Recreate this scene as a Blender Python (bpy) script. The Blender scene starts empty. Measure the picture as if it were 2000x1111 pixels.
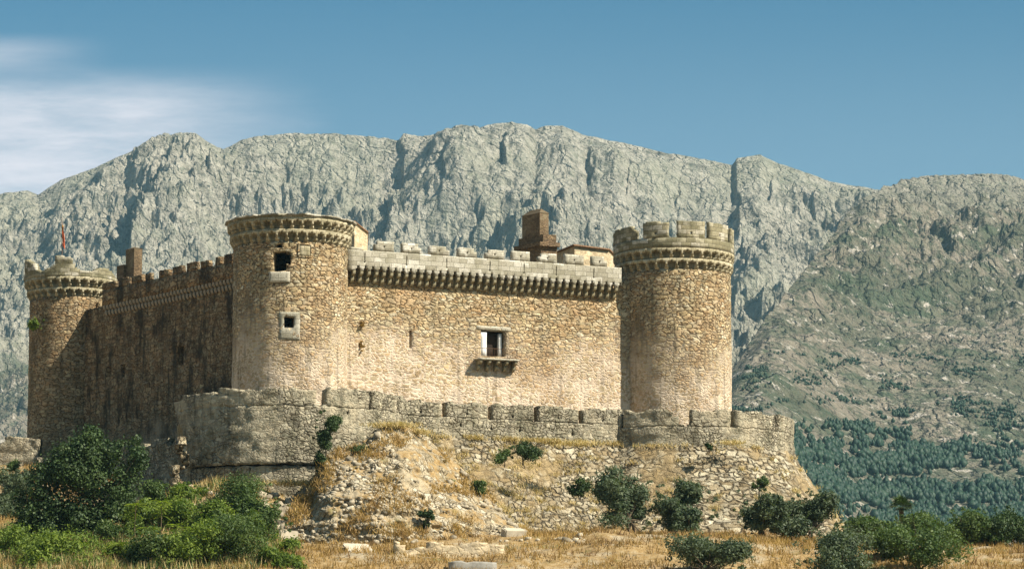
import bpy, math, random
import numpy as np
R = math.radians
rng = np.random.default_rng(7)
random.seed(7)
S = bpy.context.scene
COL = S.collection

# ------------------------------------------------------------------ camera, sky, sun
F = 6500.0
PITCH = R(8.18)
cam = bpy.data.objects.new("camera", bpy.data.cameras.new("camera"))
COL.objects.link(cam)
cam.location = (0, 0, 0)
cam.rotation_euler = (R(90) + PITCH, 0, 0)
cam.data.sensor_width = 36
cam.data.lens = 36 * F / 2000
cam.data.clip_start = 0.5
cam.data.clip_end = 40000
S.camera = cam

SUN_EL, SUN_AZ = R(44), R(66)          # azimuth counted from -Y towards +X
sd = (math.cos(SUN_EL) * math.sin(SUN_AZ), -math.cos(SUN_EL) * math.cos(SUN_AZ), math.sin(SUN_EL))
sun = bpy.data.objects.new("sun", bpy.data.lights.new("sun", "SUN"))
COL.objects.link(sun)
sun.data.energy = 5.0
sun.data.angle = R(0.5)
sun.data.color = (1.0, 0.93, 0.80)
from mathutils import Vector
sun.rotation_euler = Vector(sd).to_track_quat('Z', 'Y').to_euler()

S.view_settings.view_transform = 'Standard'
S.view_settings.look = 'None'
S.view_settings.exposure = 0.88
S.view_settings.gamma = 1.0
S.cycles.use_denoising = True
S.cycles.max_bounces = 6
S.cycles.diffuse_bounces = 1
S.cycles.volume_bounces = 1
S.cycles.transparent_max_bounces = 8
S.cycles.sample_clamp_indirect = 4

W = bpy.data.worlds.new("World")
S.world = W
W.use_nodes = True


class NT:
    """small helper to write node trees"""
    def __init__(s, tree):
        s.t = tree
        s.n = tree.nodes
        s.l = tree.links
        s.n.clear()

    def node(s, kind, props=None, **ins):
        nd = s.n.new(kind)
        for k, v in (props or {}).items():
            setattr(nd, k, v)
        for k, v in ins.items():
            s.set(nd, k, v)
        return nd

    def set(s, nd, k, v):
        key = int(k[1:]) if k[0] == 'i' and k[1:].isdigit() else k.replace('_', ' ')
        sock = nd.inputs[key]
        if isinstance(v, bpy.types.NodeSocket):
            s.l.new(v, sock)
        else:
            if isinstance(v, tuple) and len(v) == 3 and sock.type == 'RGBA':
                v = v + (1,)
            sock.default_value = v

    def math(s, op, a, b=0.0, c=None, clamp=False):
        nd = s.node('ShaderNodeMath', {'operation': op, 'use_clamp': clamp}, i0=a, i1=b)
        if c is not None:
            s.set(nd, 'i2', c)
        return nd.outputs[0]

    def vmath(s, op, a, b=(0, 0, 0)):
        return s.node('ShaderNodeVectorMath', {'operation': op}, i0=a, i1=b).outputs[0]

    def mix(s, f, a, b, mode='MIX'):
        nd = s.n.new('ShaderNodeMix')
        nd.data_type = 'RGBA'
        nd.blend_type = mode
        for i, v in ((0, f), (6, a), (7, b)):
            if isinstance(v, bpy.types.NodeSocket):
                s.l.new(v, nd.inputs[i])
            else:
                nd.inputs[i].default_value = (v + (1,)) if isinstance(v, tuple) else v
        return nd.outputs[2]

    def ramp(s, f, stops, interp='LINEAR'):
        nd = s.n.new('ShaderNodeValToRGB')
        nd.color_ramp.interpolation = interp
        el = nd.color_ramp.elements
        while len(el) < len(stops):
            el.new(0.5)
        for e, (p, c) in zip(el, stops):
            e.position = p
            e.color = (c + (1,)) if isinstance(c, tuple) else (c, c, c, 1)
        s.l.new(f, nd.inputs[0])
        return nd.outputs[0]

    def noise(s, vec, scale, detail=4, rough=.55, dim='3D', out=0):
        nd = s.node('ShaderNodeTexNoise', {'noise_dimensions': dim}, Vector=vec, Scale=scale, Detail=detail, Roughness=rough)
        return nd.outputs[out]

    def remap(s, v, a, b, c=0., d=1.):
        return s.node('ShaderNodeMapRange', {'interpolation_type': 'SMOOTHSTEP'}, Value=v, From_Min=a, From_Max=b, To_Min=c, To_Max=d).outputs[0]


w = NT(W.node_tree)
sky = w.node('ShaderNodeTexSky', {'sky_type': 'NISHITA', 'sun_disc': False, 'sun_elevation': SUN_EL,
                                  'sun_rotation': R(180) - SUN_AZ, 'altitude': 700, 'air_density': 1.0, 'dust_density': 2.0, 'ozone_density': 1.6})
tc = w.node('ShaderNodeTexCoord')
sep = w.node('ShaderNodeSeparateXYZ', i0=tc.outputs['Generated'])
az = w.math('DIVIDE', sep.outputs[0], sep.outputs[1])
el = w.math('DIVIDE', sep.outputs[2], sep.outputs[1])
cv = w.node('ShaderNodeCombineXYZ', i0=az, i1=el).outputs[0]
wv = w.node('ShaderNodeMapping', Vector=cv, Rotation=(0, 0, R(-4)), Scale=(14, 75, 1)).outputs[0]
n1 = w.noise(wv, 1.0, 6, .6)
wv2 = w.node('ShaderNodeMapping', Vector=cv, Scale=(60, 160, 1)).outputs[0]
n2 = w.noise(wv2, 1.0, 8, .7)
# streak of cirrus: fades to the right and upwards
fx = w.remap(w.math('ADD', az, w.math('MULTIPLY', w.math('SUBTRACT', n1, .5), .06)), -.052, -.125)
fy = w.math('MULTIPLY', w.remap(el, .213, .197), w.remap(el, .10, .13))
m = w.math('MULTIPLY', w.math('MULTIPLY', fx, fy), w.math('ADD', .75, w.math('MULTIPLY', w.remap(n1, .35, .65), .5)), clamp=True)
fx2 = w.remap(az, -.118, -.165)
fy2 = w.math('MULTIPLY', w.remap(el, .2225, .2165), w.remap(el, .206, .2145))
m2 = w.math('MULTIPLY', w.math('MULTIPLY', fx2, fy2), w.math('ADD', .2, w.math('MULTIPLY', n1, .6)), clamp=True)
m = w.math('ADD', m, m2, clamp=True)
wv3 = w.node('ShaderNodeMapping', Vector=cv, Rotation=(0, 0, R(-9)), Scale=(16, 95, 1)).outputs[0]
n3 = w.noise(wv3, 1.0, 7, .68)
m = w.math('MULTIPLY', m, w.math('ADD', .5, w.math('MULTIPLY', w.remap(n3, .25, .75), .5)), clamp=True)
front = w.math('GREATER_THAN', sep.outputs[1], 0.05)
m = w.math('MULTIPLY', m, front)
skyc = w.mix(1.0, sky.outputs[0], (0.42, 0.85, 0.95), 'MULTIPLY')
skyc = w.mix(w.remap(el, .245, .17, 0., .30), skyc, (4.6, 6.0, 7.2))
cl = w.mix(m, skyc, (9.0, 8.9, 9.6))
bg = w.node('ShaderNodeBackground', Color=cl, Strength=0.05)
w.l.new(bg.outputs[0], w.node('ShaderNodeOutputWorld').inputs[0])

# ------------------------------------------------------------------ numeric helpers
sp_, cp_ = math.sin(PITCH), math.cos(PITCH)


def P(px, py, Y):
    """world point at depth Y seen at photo pixel (px, py)"""
    x = (px - 1000) / F
    y = (555.5 - py) / F
    dy = cp_ - y * sp_
    k = Y / dy
    return np.array([x * k, Y, (sp_ + y * cp_) * k])


def tan_e(py):
    y = (555.5 - py) / F
    return (sp_ + y * cp_) / (cp_ - y * sp_)


def pix(X, Y, Z):
    d = Y * cp_ + Z * sp_
    return 1000 + F * X / d, 555.5 - F * (-Y * sp_ + Z * cp_) / d


def _hash(ix, iy, iz, seed):
    n = (ix * 374761393 + iy * 668265263 + iz * 2147483647 + seed * 1274126177) & 0xffffffff
    n = ((n ^ (n >> 13)) * 1274126177) & 0xffffffff
    return ((n ^ (n >> 16)) & 0xffffff) / float(0xffffff)


def vnoise(x, y, z=None, seed=0):
    """smooth value noise in -1..1"""
    x = np.asarray(x, float); y = np.asarray(y, float)
    z = np.zeros_like(x) if z is None else np.asarray(z, float)
    ix, iy, iz = np.floor(x).astype(np.int64), np.floor(y).astype(np.int64), np.floor(z).astype(np.int64)
    fx, fy, fz = x - ix, y - iy, z - iz
    fx, fy, fz = [f * f * f * (f * (f * 6 - 15) + 10) for f in (fx, fy, fz)]
    r = 0
    for a in (0, 1):
        for b in (0, 1):
            for c in (0, 1):
                r = r + _hash(ix + a, iy + b, iz + c, seed) * (fx if a else 1 - fx) * (fy if b else 1 - fy) * (fz if c else 1 - fz)
    return r * 2 - 1


def vnoise2(x, y, seed=0):
    ix, iy = np.floor(x).astype(np.int64), np.floor(y).astype(np.int64)
    fx, fy = x - ix, y - iy
    fx, fy = [f * f * f * (f * (f * 6 - 15) + 10) for f in (fx, fy)]
    z = np.int64(0)
    a = _hash(ix, iy, z, seed); b = _hash(ix + 1, iy, z, seed); c = _hash(ix, iy + 1, z, seed); d = _hash(ix + 1, iy + 1, z, seed)
    return ((a * (1 - fx) + b * fx) * (1 - fy) + (c * (1 - fx) + d * fx) * fy) * 2 - 1


def fbm(x, y, oct=5, seed=0, gain=.5, ridged=False):
    s, a = 0, 1.0
    for o in range(oct):
        v = vnoise2(x * 2.03 ** o + 13.7 * o, y * 2.03 ** o - 7.1 * o, seed + o)
        s = s + a * ((1 - 2 * np.abs(v)) if ridged else v)
        a *= gain
    return s


def sstep(x, a, b):
    t = np.clip((x - a) / (b - a), 0, 1)
    return t * t * (3 - 2 * t)


# ------------------------------------------------------------------ object helpers
def tag(o, label=None, cat=None, group=None, kind=None):
    for k, v in (('label', label), ('category', cat), ('group', group), ('kind', kind)):
        if v:
            o[k] = v
    return o


def empty(name, loc, label, cat, group=None, rz=0):
    o = bpy.data.objects.new(name, None)
    COL.objects.link(o)
    o.empty_display_size = .5
    o.location = loc
    o.rotation_euler = (0, 0, rz)
    tag(o, label, cat, group)
    return o


def wloc(o):
    v = Vector((0, 0, 0))
    while o is not None:
        v = v + o.location
        o = o.parent
    return np.array(v)


def mesh_obj(name, verts, faces, mat, parent=None, uv=None, world=True, smooth=False, mats=None, mi=None, tint=None):
    """verts (N,3) array in world coordinates; faces list or (M,k) array; uv per loop; one mesh object"""
    verts = np.asarray(verts, float)
    if parent is not None and world:
        verts = verts - wloc(parent)
    me = bpy.data.meshes.new(name)
    if isinstance(faces, np.ndarray):
        nf, k = faces.shape
        me.vertices.add(len(verts)); me.vertices.foreach_set('co', verts.astype(np.float32).ravel())
        me.loops.add(nf * k); me.loops.foreach_set('vertex_index', faces.astype(np.int32).ravel())
        me.polygons.add(nf); me.polygons.foreach_set('loop_start', np.arange(0, nf * k, k, dtype=np.int32))
        me.update(calc_edges=True)
    else:
        me.from_pydata(verts.tolist(), [], faces)
    if uv is not None:
        l = me.uv_layers.new(name='UVMap')
        l.data.foreach_set('uv', np.asarray(uv, np.float32).ravel())
    if tint is not None:
        a = me.attributes.new('tint', 'FLOAT', 'FACE')
        a.data.foreach_set('value', np.asarray(tint, np.float32))
    for mm in (mats or [mat]):
        me.materials.append(mm)
    if mi is not None:
        me.polygons.foreach_set('material_index', np.asarray(mi, np.int32))
    if smooth:
        me.polygons.foreach_set('use_smooth', np.ones(len(me.polygons), bool))
    me.validate()
    o = bpy.data.objects.new(name, me)
    COL.objects.link(o)
    if parent is not None:
        o.parent = parent
    return o


class Plane:
    """wall frame: u along e, w outwards along n, z up"""
    def __init__(s, O, e, n):
        s.O, s.e, s.n = np.array(O, float), np.array(e, float), np.array(n, float)
        s.O3 = np.array([s.O[0], s.O[1], 0]); s.e3 = np.array([*s.e, 0]); s.n3 = np.array([*s.n, 0])

    def __call__(s, u, w_, z):
        u, w_, z = np.broadcast_arrays(u, w_, z)
        return s.O3 + u[..., None] * s.e3 + w_[..., None] * s.n3 + z[..., None] * np.array([0, 0, 1.])

    def u_at(s, px, w_=0.):
        k = (px - 1000) / F / 0.995           # ray x/y ratio
        O = s.O + w_ * s.n
        # O.x + u e.x = k (O.y + u e.y)
        return (k * O[1] - O[0]) / (s.e[0] - k * s.e[1])

    def z_at(s, px, py, w_=0.):
        u = s.u_at(px, w_)
        Y = (s.O + u * s.e + w_ * s.n)[1]
        return tan_e(py) * Y


class Cyl:
    """cylinder frame: u arc length, theta counted from -Y towards +X"""
    def __init__(s, C, Rad):
        s.C, s.R = np.array(C, float), Rad
        s.phi = math.atan2(-s.C[0], s.C[1])
        s.Y = s.C[1]

    def __call__(s, u, w_, z):
        u, w_, z = np.broadcast_arrays(u, w_, z)
        th = u / s.R
        r = s.R + w_
        return np.stack([s.C[0] + r * np.sin(th), s.C[1] - r * np.cos(th), z], -1)

    def u_at(s, px, w_=0.):
        pxc = 1000 + F * .995 * s.C[0] / s.C[1]
        rp = (s.R + w_) * F * .995 / s.C[1]
        return (s.phi + math.asin(max(-1, min(1, (px - pxc) / rp)))) * s.R

    def z_at(s, px, py, w_=0.):
        u = s.u_at(px, w_)
        return tan_e(py) * float(s(u, w_, 0.)[..., 1])


def cuts(lo, hi, step, extra=()):
    g = list(np.linspace(lo, hi, max(2, int(round((hi - lo) / step)) + 1)))
    ex = [e for e in extra if lo < e < hi]
    g = [x for x in g if x in (g[0], g[-1]) or all(abs(x - e) > step * .3 for e in ex)]
    return np.array(sorted(set(np.round(g + ex, 5))))


def relief(name, fmap, us, zs, D, T, mat, parent, wrap=False, amp=.035, nfreq=1.3, seed=3, amp_fine=.02, smooth=False, wfun=None):
    """a wall slab: each (u, z) cell is solid from w=-T to w=D(u,z); D<=-T leaves it open. Sides between unequal cells."""
    uc, zc = (us[:-1] + us[1:]) / 2, (zs[:-1] + zs[1:]) / 2
    U, Z = np.meshgrid(uc, zc, indexing='ij')
    DD = D(U, Z) * np.ones_like(U)
    nu, nz = DD.shape
    quads = []

    def add(m_, a):
        # a: list of 4 arrays (u,w,z,uvx,uvy)
        q = np.stack([np.stack(np.broadcast_arrays(*v), -1)[m_] for v in a], 1)
        if len(q):
            quads.append(q)
    u0, u1 = us[:-1][:, None] + 0 * U, us[1:][:, None] + 0 * U
    z0, z1 = zs[:-1][None] + 0 * U, zs[1:][None] + 0 * U
    solid = DD > -T + 1e-6
    add(solid, [(u0, DD, z0, u0, z0), (u1, DD, z0, u1, z0), (u1, DD, z1, u1, z1), (u0, DD, z1, u0, z1)])
    B = -T + 0 * U
    add(solid, [(u1, B, z0, u1, z0), (u0, B, z0, u0, z0), (u0, B, z1, u0, z1), (u1, B, z1, u1, z1)])
    Dp = np.where(solid, DD, -T)
    # neighbours in u
    left = np.vstack([Dp[-1:], Dp[:-1]]) if wrap else np.vstack([np.full((1, nz), -T), Dp[:-1]])
    m_ = Dp > left + 1e-6
    add(m_, [(u0, left, z0, u0 + left, z0), (u0, Dp, z0, u0 + Dp, z0), (u0, Dp, z1, u0 + Dp, z1), (u0, left, z1, u0 + left, z1)])
    right = np.vstack([Dp[1:], Dp[:1]]) if wrap else np.vstack([Dp[1:], np.full((1, nz), -T)])
    m_ = Dp > right + 1e-6
    add(m_, [(u1, Dp, z0, u1 - Dp, z0), (u1, right, z0, u1 - right, z0), (u1, right, z1, u1 - right, z1), (u1, Dp, z1, u1 - Dp, z1)])
    dn = np.hstack([np.full((nu, 1), -T), Dp[:, :-1]])
    m_ = Dp > dn + 1e-6
    add(m_, [(u0, dn, z0, u0, z0 + dn), (u1, dn, z0, u1, z0 + dn), (u1, Dp, z0, u1, z0 + Dp), (u0, Dp, z0, u0, z0 + Dp)])
    up = np.hstack([Dp[:, 1:], np.full((nu, 1), -T)])
    m_ = Dp > up + 1e-6
    add(m_, [(u0, Dp, z1, u0, z1 - Dp), (u1, Dp, z1, u1, z1 - Dp), (u1, up, z1, u1, z1 - up), (u0, up, z1, u0, z1 - up)])
    q = np.concatenate(quads)
    n = len(q)
    uwz = q.reshape(-1, 5)
    key = np.round(uwz[:, :3], 4)
    uniq, inv = np.unique(key, axis=0, return_inverse=True)
    inv = inv.ravel()
    uu, ww, zz = uniq.T
    if wfun is not None:
        ww = ww + wfun(uu, zz)
    Rr = getattr(fmap, 'R', None)
    if wrap and Rr:                       # close the noise around the seam
        a_ = uu / Rr
        nx, ny = np.sin(a_) * Rr, np.cos(a_) * Rr
    else:
        nx, ny = uu, ww * 0
    nx = nx + 31.7 * seed
    d1 = vnoise(nx * nfreq, ny * nfreq, zz * nfreq, seed) * amp + vnoise(nx * 4.1, ny * 4.1, zz * 5.3, seed + 5) * amp_fine
    dz = vnoise(nx * 2.3, ny * 2.3 + ww, zz * 2.3, seed + 9) * amp + vnoise(nx * 6, ny * 6, zz * 6, seed + 12) * amp_fine
    du = vnoise(nx * 2.7 + 50, ny * 2.7, zz * 3.1, seed + 7) * amp_fine * 1.3
    pts = fmap(uu + (0 if wrap else du), ww + d1, zz + dz)
    uv = uwz[:, 3:5].copy()
    return mesh_obj(name, pts, inv.reshape(-1, 4), mat, parent, uv=uv, smooth=smooth)


# ------------------------------------------------------------------ materials
def newmat(name):
    m_ = bpy.data.materials.new(name)
    m_.use_nodes = True
    nt = NT(m_.node_tree)
    out = nt.node('ShaderNodeOutputMaterial')
    b = nt.node('ShaderNodeBsdfPrincipled', Roughness=.92)
    b.inputs['Specular IOR Level'].default_value = .15
    nt.l.new(b.outputs[0], out.inputs[0])
    return m_, nt, b


def flat(name, col, rough=.85, var=.25, scale=3.):
    m_, t, b = newmat(name)
    g = t.node('ShaderNodeNewGeometry').outputs['Position']
    n = t.noise(g, scale, 5)
    c = t.mix(t.remap(n, .3, .7), tuple(x * (1 - var) for x in col), tuple(min(1, x * (1 + var)) for x in col))
    t.set(b, 'Base Color', c)
    t.set(b, 'Roughness', rough)
    return m_


def masonry(name, cols, sw, sh, mort_dark, mort_pale, pale_at=None, width=.07, bump=.6, lichen_or_shade=0., lichen_or_shade_col=(.10, .095, .06), rnd=.82, patch=None, gain=1., bdist=.14, streak=0.):
    """rubble masonry in metre UVs. pale_at=(z_low, z_high): pale pointing below z_low, dark open joints above z_high"""
    m_, t, b = newmat(name)
    uv = t.node('ShaderNodeUVMap', {'uv_map': 'UVMap'}).outputs[0]
    wn = t.noise(uv, 1.3, 3, .5, '2D', 1)
    wv_ = t.vmath('MULTIPLY', t.vmath('SUBTRACT', wn, (.5, .5, .5)), (.55, .4, 0))
    p = t.vmath('ADD', uv, wv_)
    wn2 = t.noise(uv, 5.5, 2, .5, '2D', 1)
    p = t.vmath('ADD', p, t.vmath('MULTIPLY', t.vmath('SUBTRACT', wn2, (.5, .5, .5)), (.14, .1, 0)))
    pv = t.vmath('MULTIPLY', p, (1 / sw, 1 / sh, 1))
    sy = t.node('ShaderNodeSeparateXYZ', i0=pv)
    rowh = t.node('ShaderNodeTexWhiteNoise', {'noise_dimensions': '1D'}, W=t.math('FLOOR', sy.outputs[1])).outputs[0]
    tall = t.noise(t.vmath('MULTIPLY', uv, (.5, .5, 1)), 1., 2, .5, '2D')
    pv = t.node('ShaderNodeCombineXYZ', i0=t.math('ADD', t.math('MULTIPLY', sy.outputs[0], t.math('MULTIPLY_ADD', rowh, .35, .85)), t.math('MULTIPLY', rowh, 17.3)), i1=sy.outputs[1]).outputs[0]
    szm = t.math('MULTIPLY_ADD', t.math('GREATER_THAN', t.noise(uv, .33, 3, .6, '2D'), .53), -.34, 1.)
    pv = t.node('ShaderNodeVectorMath', {'operation': 'SCALE'}, i0=pv, Scale=szm).outputs[0]
    vo = t.node('ShaderNodeTexVoronoi', {'voronoi_dimensions': '2D', 'feature': 'F1'}, Vector=pv, Scale=1., Randomness=rnd)
    ve = t.node('ShaderNodeTexVoronoi', {'voronoi_dimensions': '2D', 'feature': 'DISTANCE_TO_EDGE'}, Vector=pv, Scale=1., Randomness=rnd)
    cr = t.node('ShaderNodeSeparateColor', i0=vo.outputs['Color'])
    k = len(cols)
    c = t.ramp(cr.outputs[0], [((i + .5) / k, cc) for i, cc in enumerate(cols)])
    # per stone value change + grain inside each stone
    val = t.math('MULTIPLY_ADD', cr.outputs[1], .55, .72)
    c = t.mix(1., c, t.node('ShaderNodeCombineColor', i0=val, i1=val, i2=val).outputs[0], 'MULTIPLY')
    g = t.noise(uv, 9., 5, .65, '2D')
    gv = t.remap(g, .25, .75, .72, 1.2)
    c = t.mix(1., c, t.node('ShaderNodeCombineColor', i0=gv, i1=gv, i2=gv).outputs[0], 'MULTIPLY')
    sv = t.node('ShaderNodeSeparateXYZ', i0=uv)
    big = t.noise(uv, .16, 5, .6, '2D')
    if patch:
        c = t.mix(t.math('MULTIPLY', t.remap(big, .5, .66), patch[1]), c, patch[0])
    if lichen_or_shade:
        ln = t.noise(t.vmath('MULTIPLY', uv, (1, .45, 1)), .55, 7, .68, '2D')
        c = t.mix(t.math('MULTIPLY', t.remap(ln, .44, .68), lichen_or_shade), c, lichen_or_shade_col)
    edge = ve.outputs['Distance']
    wn3 = t.noise(uv, 3.1, 3, .6, '2D')
    wd = t.math('MULTIPLY', width, t.remap(wn3, .33, .66, .12, 2.1))
    if pale_at:
        zn0 = t.math('ADD', sv.outputs[1], t.math('MULTIPLY', t.math('SUBTRACT', big, .5), 14.))
        pm0 = t.remap(zn0, pale_at[0], pale_at[1], 1., 0.)
        wd = t.math('MULTIPLY', wd, t.math('MULTIPLY_ADD', pm0, 1.3, 1.))
        c = t.mix(t.math('MULTIPLY', pm0, .35), c, (.44, .31, .19))
    stone = t.node('ShaderNodeMapRange', {'interpolation_type': 'SMOOTHSTEP'}, Value=edge, From_Min=0., From_Max=wd).outputs[0]
    if pale_at:
        zn = t.math('ADD', sv.outputs[1], t.math('MULTIPLY', t.math('SUBTRACT', big, .5), 14.))
        pm = t.remap(zn, pale_at[0], pale_at[1], 1., 0.)
    else:
        pm = t.math('MULTIPLY', t.remap(big, .45, .62), 1.)
    mort = t.mix(pm, mort_dark, mort_pale)
    # pale pointing smears over the stones
    smear = t.math('MULTIPLY', t.math('MULTIPLY_ADD', pm, .75, .25), t.remap(t.noise(uv, .45, 7, .72, '2D'), .47, .60))
    c = t.mix(t.math('MULTIPLY', smear, .75), c, mort)
    c = t.mix(stone, mort, c)
    if streak:
        sn = t.noise(t.vmath('MULTIPLY', uv, (1.6, .12, 1)), 1., 5, .6, '2D')
        c = t.mix(t.math('MULTIPLY', t.remap(sn, .52, .72), streak), c, (.06, .055, .04))
    if gain != 1.:
        c = t.mix(1., c, (gain, gain, gain), 'MULTIPLY')
    t.set(b, 'Base Color', c)
    h = t.node('ShaderNodeMapRange', {'interpolation_type': 'SMOOTHSTEP'}, Value=edge, From_Min=0., From_Max=.26).outputs[0]
    h = t.math('MULTIPLY', h, t.math('MULTIPLY_ADD', cr.outputs[2], .5, .6))
    h = t.math('MULTIPLY', h, t.math('MULTIPLY_ADD', pm, -.55, 1.))
    h = t.math('ADD', h, t.math('MULTIPLY', g, .5))
    bp = t.node('ShaderNodeBump', Strength=bump, Distance=bdist, Height=h)
    t.set(b, 'Normal', bp.outputs[0])
    return m_


def ashlar(name, cols, bw, bh, lichen_or_shade=.5, bump=.5, lich=(.16, .15, .10)):
    m_, t, b = newmat(name)
    uv = t.node('ShaderNodeUVMap', {'uv_map': 'UVMap'}).outputs[0]
    wn = t.noise(uv, 1.1, 3, .5, '2D', 1)
    p = t.vmath('ADD', uv, t.vmath('MULTIPLY', t.vmath('SUBTRACT', wn, (.5, .5, .5)), (.10, .12, 0)))
    br = t.node('ShaderNodeTexBrick', {'offset': .5, 'squash': .7, 'squash_frequency': 3}, Vector=p, Scale=1., Mortar_Size=.022, Mortar_Smooth=.5,
                Bias=0., Brick_Width=bw, Row_Height=bh, Color1=(0, 0, 0), Color2=(1, 1, 1), Mortar=(.5, .5, .5))
    rv = t.node('ShaderNodeSeparateColor', i0=br.outputs['Color']).outputs[0]
    c = t.ramp(rv, [((i + .5) / len(cols), cc) for i, cc in enumerate(cols)])
    g = t.noise(uv, 7., 6, .7, '2D')
    gv = t.remap(g, .25, .75, .7, 1.2)
    c = t.mix(1., c, t.node('ShaderNodeCombineColor', i0=gv, i1=gv, i2=gv).outputs[0], 'MULTIPLY')
    ln = t.noise(uv, .45, 7, .7, '2D')
    c = t.mix(t.math('MULTIPLY', t.remap(ln, .42, .66), lichen_or_shade), c, lich)
    c = t.mix(t.math('MULTIPLY', br.outputs['Fac'], .85), c, (.06, .05, .035))
    t.set(b, 'Base Color', c)
    h = t.math('ADD', t.math('MULTIPLY', br.outputs['Fac'], -1.), t.math('MULTIPLY', g, .8))
    t.set(b, 'Normal', t.node('ShaderNodeBump', Strength=bump, Distance=.06, Height=h).outputs[0])
    return m_


OCH = [(.40, .27, .14), (.50, .38, .21), (.56, .43, .25), (.45, .38, .24), (.60, .48, .30), (.47, .32, .17), (.64, .55, .38)]
M = {}
M['wall'] = masonry('castle_rubble', OCH, .56, .31, (.075, .045, .02), (.70, .56, .42), (37.5, 46.), .085, .9, lichen_or_shade=.35, lichen_or_shade_col=(.22, .19, .10), patch=((.42, .25, .12), .5), streak=.35)
M['tower'] = masonry('tower_rubble', OCH, .52, .30, (.07, .042, .02), (.68, .55, .41), (37., 46.), .09, 1., lichen_or_shade=.4, lichen_or_shade_col=(.20, .175, .10), patch=((.36, .22, .11), .55), streak=.45)
M['shade'] = masonry('brown_rubble_painted_shade', [(.27, .17, .085), (.33, .22, .12), (.39, .29, .16), (.30, .23, .14)], .55, .32, (.05, .03, .018), (.36, .30, .22), (31., 36.), .09, .9, lichen_or_shade=.95, lichen_or_shade_col=(.045, .038, .026), streak=.75)  # brown stone darkened further: the left wall's shade is put into its colour
M['far_tower'] = masonry('russet_rubble', [(.34, .22, .11), (.42, .29, .16), (.48, .36, .20), (.38, .29, .18)], .52, .30, (.07, .042, .02), (.40, .33, .24), (31., 36.), .09, .9, lichen_or_shade=.5, lichen_or_shade_col=(.14, .12, .07), streak=.4)
GREY = [(.30, .27, .20), (.42, .385, .30), (.48, .44, .35), (.35, .315, .24), (.57, .53, .44)]
M['outer'] = masonry('lichen_plastered_rubble', [(.30, .27, .19), (.38, .33, .23), (.46, .40, .28), (.34, .30, .22)], .44, .31, (.07, .052, .03), (.44, .37, .25), None, .10, 1., lichen_or_shade=.75, lichen_or_shade_col=(.125, .115, .07), streak=.5)
M['talus'] = masonry('dry_coursed_rubble', [(.38, .31, .20), (.50, .43, .29), (.58, .51, .37), (.44, .37, .25), (.34, .26, .15)], .74, .46, (.05, .036, .02), (.26, .19, .10), None, .13, 1., lichen_or_shade=.25, lichen_or_shade_col=(.33, .22, .09), rnd=.8, bdist=.30, patch=((.40, .28, .13), .8), gain=.92)
M['ashlar'] = ashlar('grey_ashlar', GREY, 1.25, .48, lichen_or_shade=.6, lich=(.23, .21, .14))
M['ashlar_dark'] = ashlar('mossy_ashlar', [(.20, .175, .105), (.29, .255, .16), (.38, .335, .225), (.50, .45, .35)], .95, .45, lichen_or_shade=.75, lich=(.12, .11, .06))
M['frieze'] = ashlar('frieze_stone', [(.34, .29, .18), (.42, .36, .23), (.50, .43, .29)], .7, .5, lichen_or_shade=.55, lich=(.17, .15, .085))
M['pale'] = ashlar('pale_dressed_stone', [(.42, .38, .29), (.50, .46, .36), (.46, .41, .31)], 1.1, .45, lichen_or_shade=.2)
M['white'] = flat('whitewashed_jamb', (.72, .69, .64), .9, .12)
M['iron'] = flat('rusty_iron', (.14, .075, .04), .7)
M['tile'] = flat('old_roof_tiles', (.22, .13, .075), .9, .4, 6)
M['brick'] = masonry('chimney_brick', [(.18, .12, .07), (.25, .17, .095), (.14, .095, .06)], .3, .12, (.10, .07, .04), (.3, .24, .15), None, .1, .5, lichen_or_shade=.4, lichen_or_shade_col=(.12, .09, .05))
M['plaster'] = masonry('ochre_plaster', [(.58, .46, .29), (.62, .50, .32), (.52, .41, .26)], .7, .4, (.40, .30, .18), (.6, .5, .36), None, .06, .4, lichen_or_shade=.5, lichen_or_shade_col=(.30, .25, .15))
M['dark'] = flat('dark_wood_and_crack_shade', (.03, .02, .014), .8)


def leafmat(name, c1, c2, trans=.35):
    m_, t, b = newmat(name)
    at = t.node('ShaderNodeAttribute', {'attribute_name': 'tint'}).outputs['Fac']
    c = t.mix(at, c1, c2)
    t.set(b, 'Base Color', c)
    t.set(b, 'Roughness', .6)
    b.inputs['Specular IOR Level'].default_value = .3
    tr = t.node('ShaderNodeBsdfTranslucent', Color=t.mix(1., c, (1.1, 1.2, .6), 'MULTIPLY'))
    mx = t.node('ShaderNodeMixShader', i0=trans)
    t.l.new(b.outputs[0], mx.inputs[1]); t.l.new(tr.outputs[0], mx.inputs[2])
    t.l.new(mx.outputs[0], t.n['Material Output'].inputs[0])
    return m_


M['fig'] = leafmat('fig_leaf', (.014, .036, .012), (.095, .14, .04), .25)
M['olive'] = leafmat('olive_leaf', (.040, .066, .034), (.155, .185, .095), .3)
M['bright'] = leafmat('young_leaf', (.055, .105, .016), (.26, .32, .045), .4)
M['mid'] = leafmat('shrub_leaf', (.032, .068, .018), (.15, .20, .055), .35)
M['darkleaf'] = leafmat('dark_shrub_leaf', (.018, .042, .014), (.08, .12, .032), .25)
M['straw'] = leafmat('dry_grass', (.24, .135, .042), (.52, .345, .12), .3)
M['straw_pale'] = leafmat('pale_dry_grass', (.40, .28, .11), (.66, .52, .25), .3)
M['brown'] = leafmat('brown_dead_weed', (.11, .06, .025), (.36, .22, .085), .2)
M['needle'] = leafmat('pine_needles', (.008, .028, .016), (.024, .052, .026), .1)
M['bark'] = flat('bark', (.10, .075, .05), .95, .4)
M['palmbark'] = flat('palm_bark', (.14, .10, .06), .95, .4)
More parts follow.
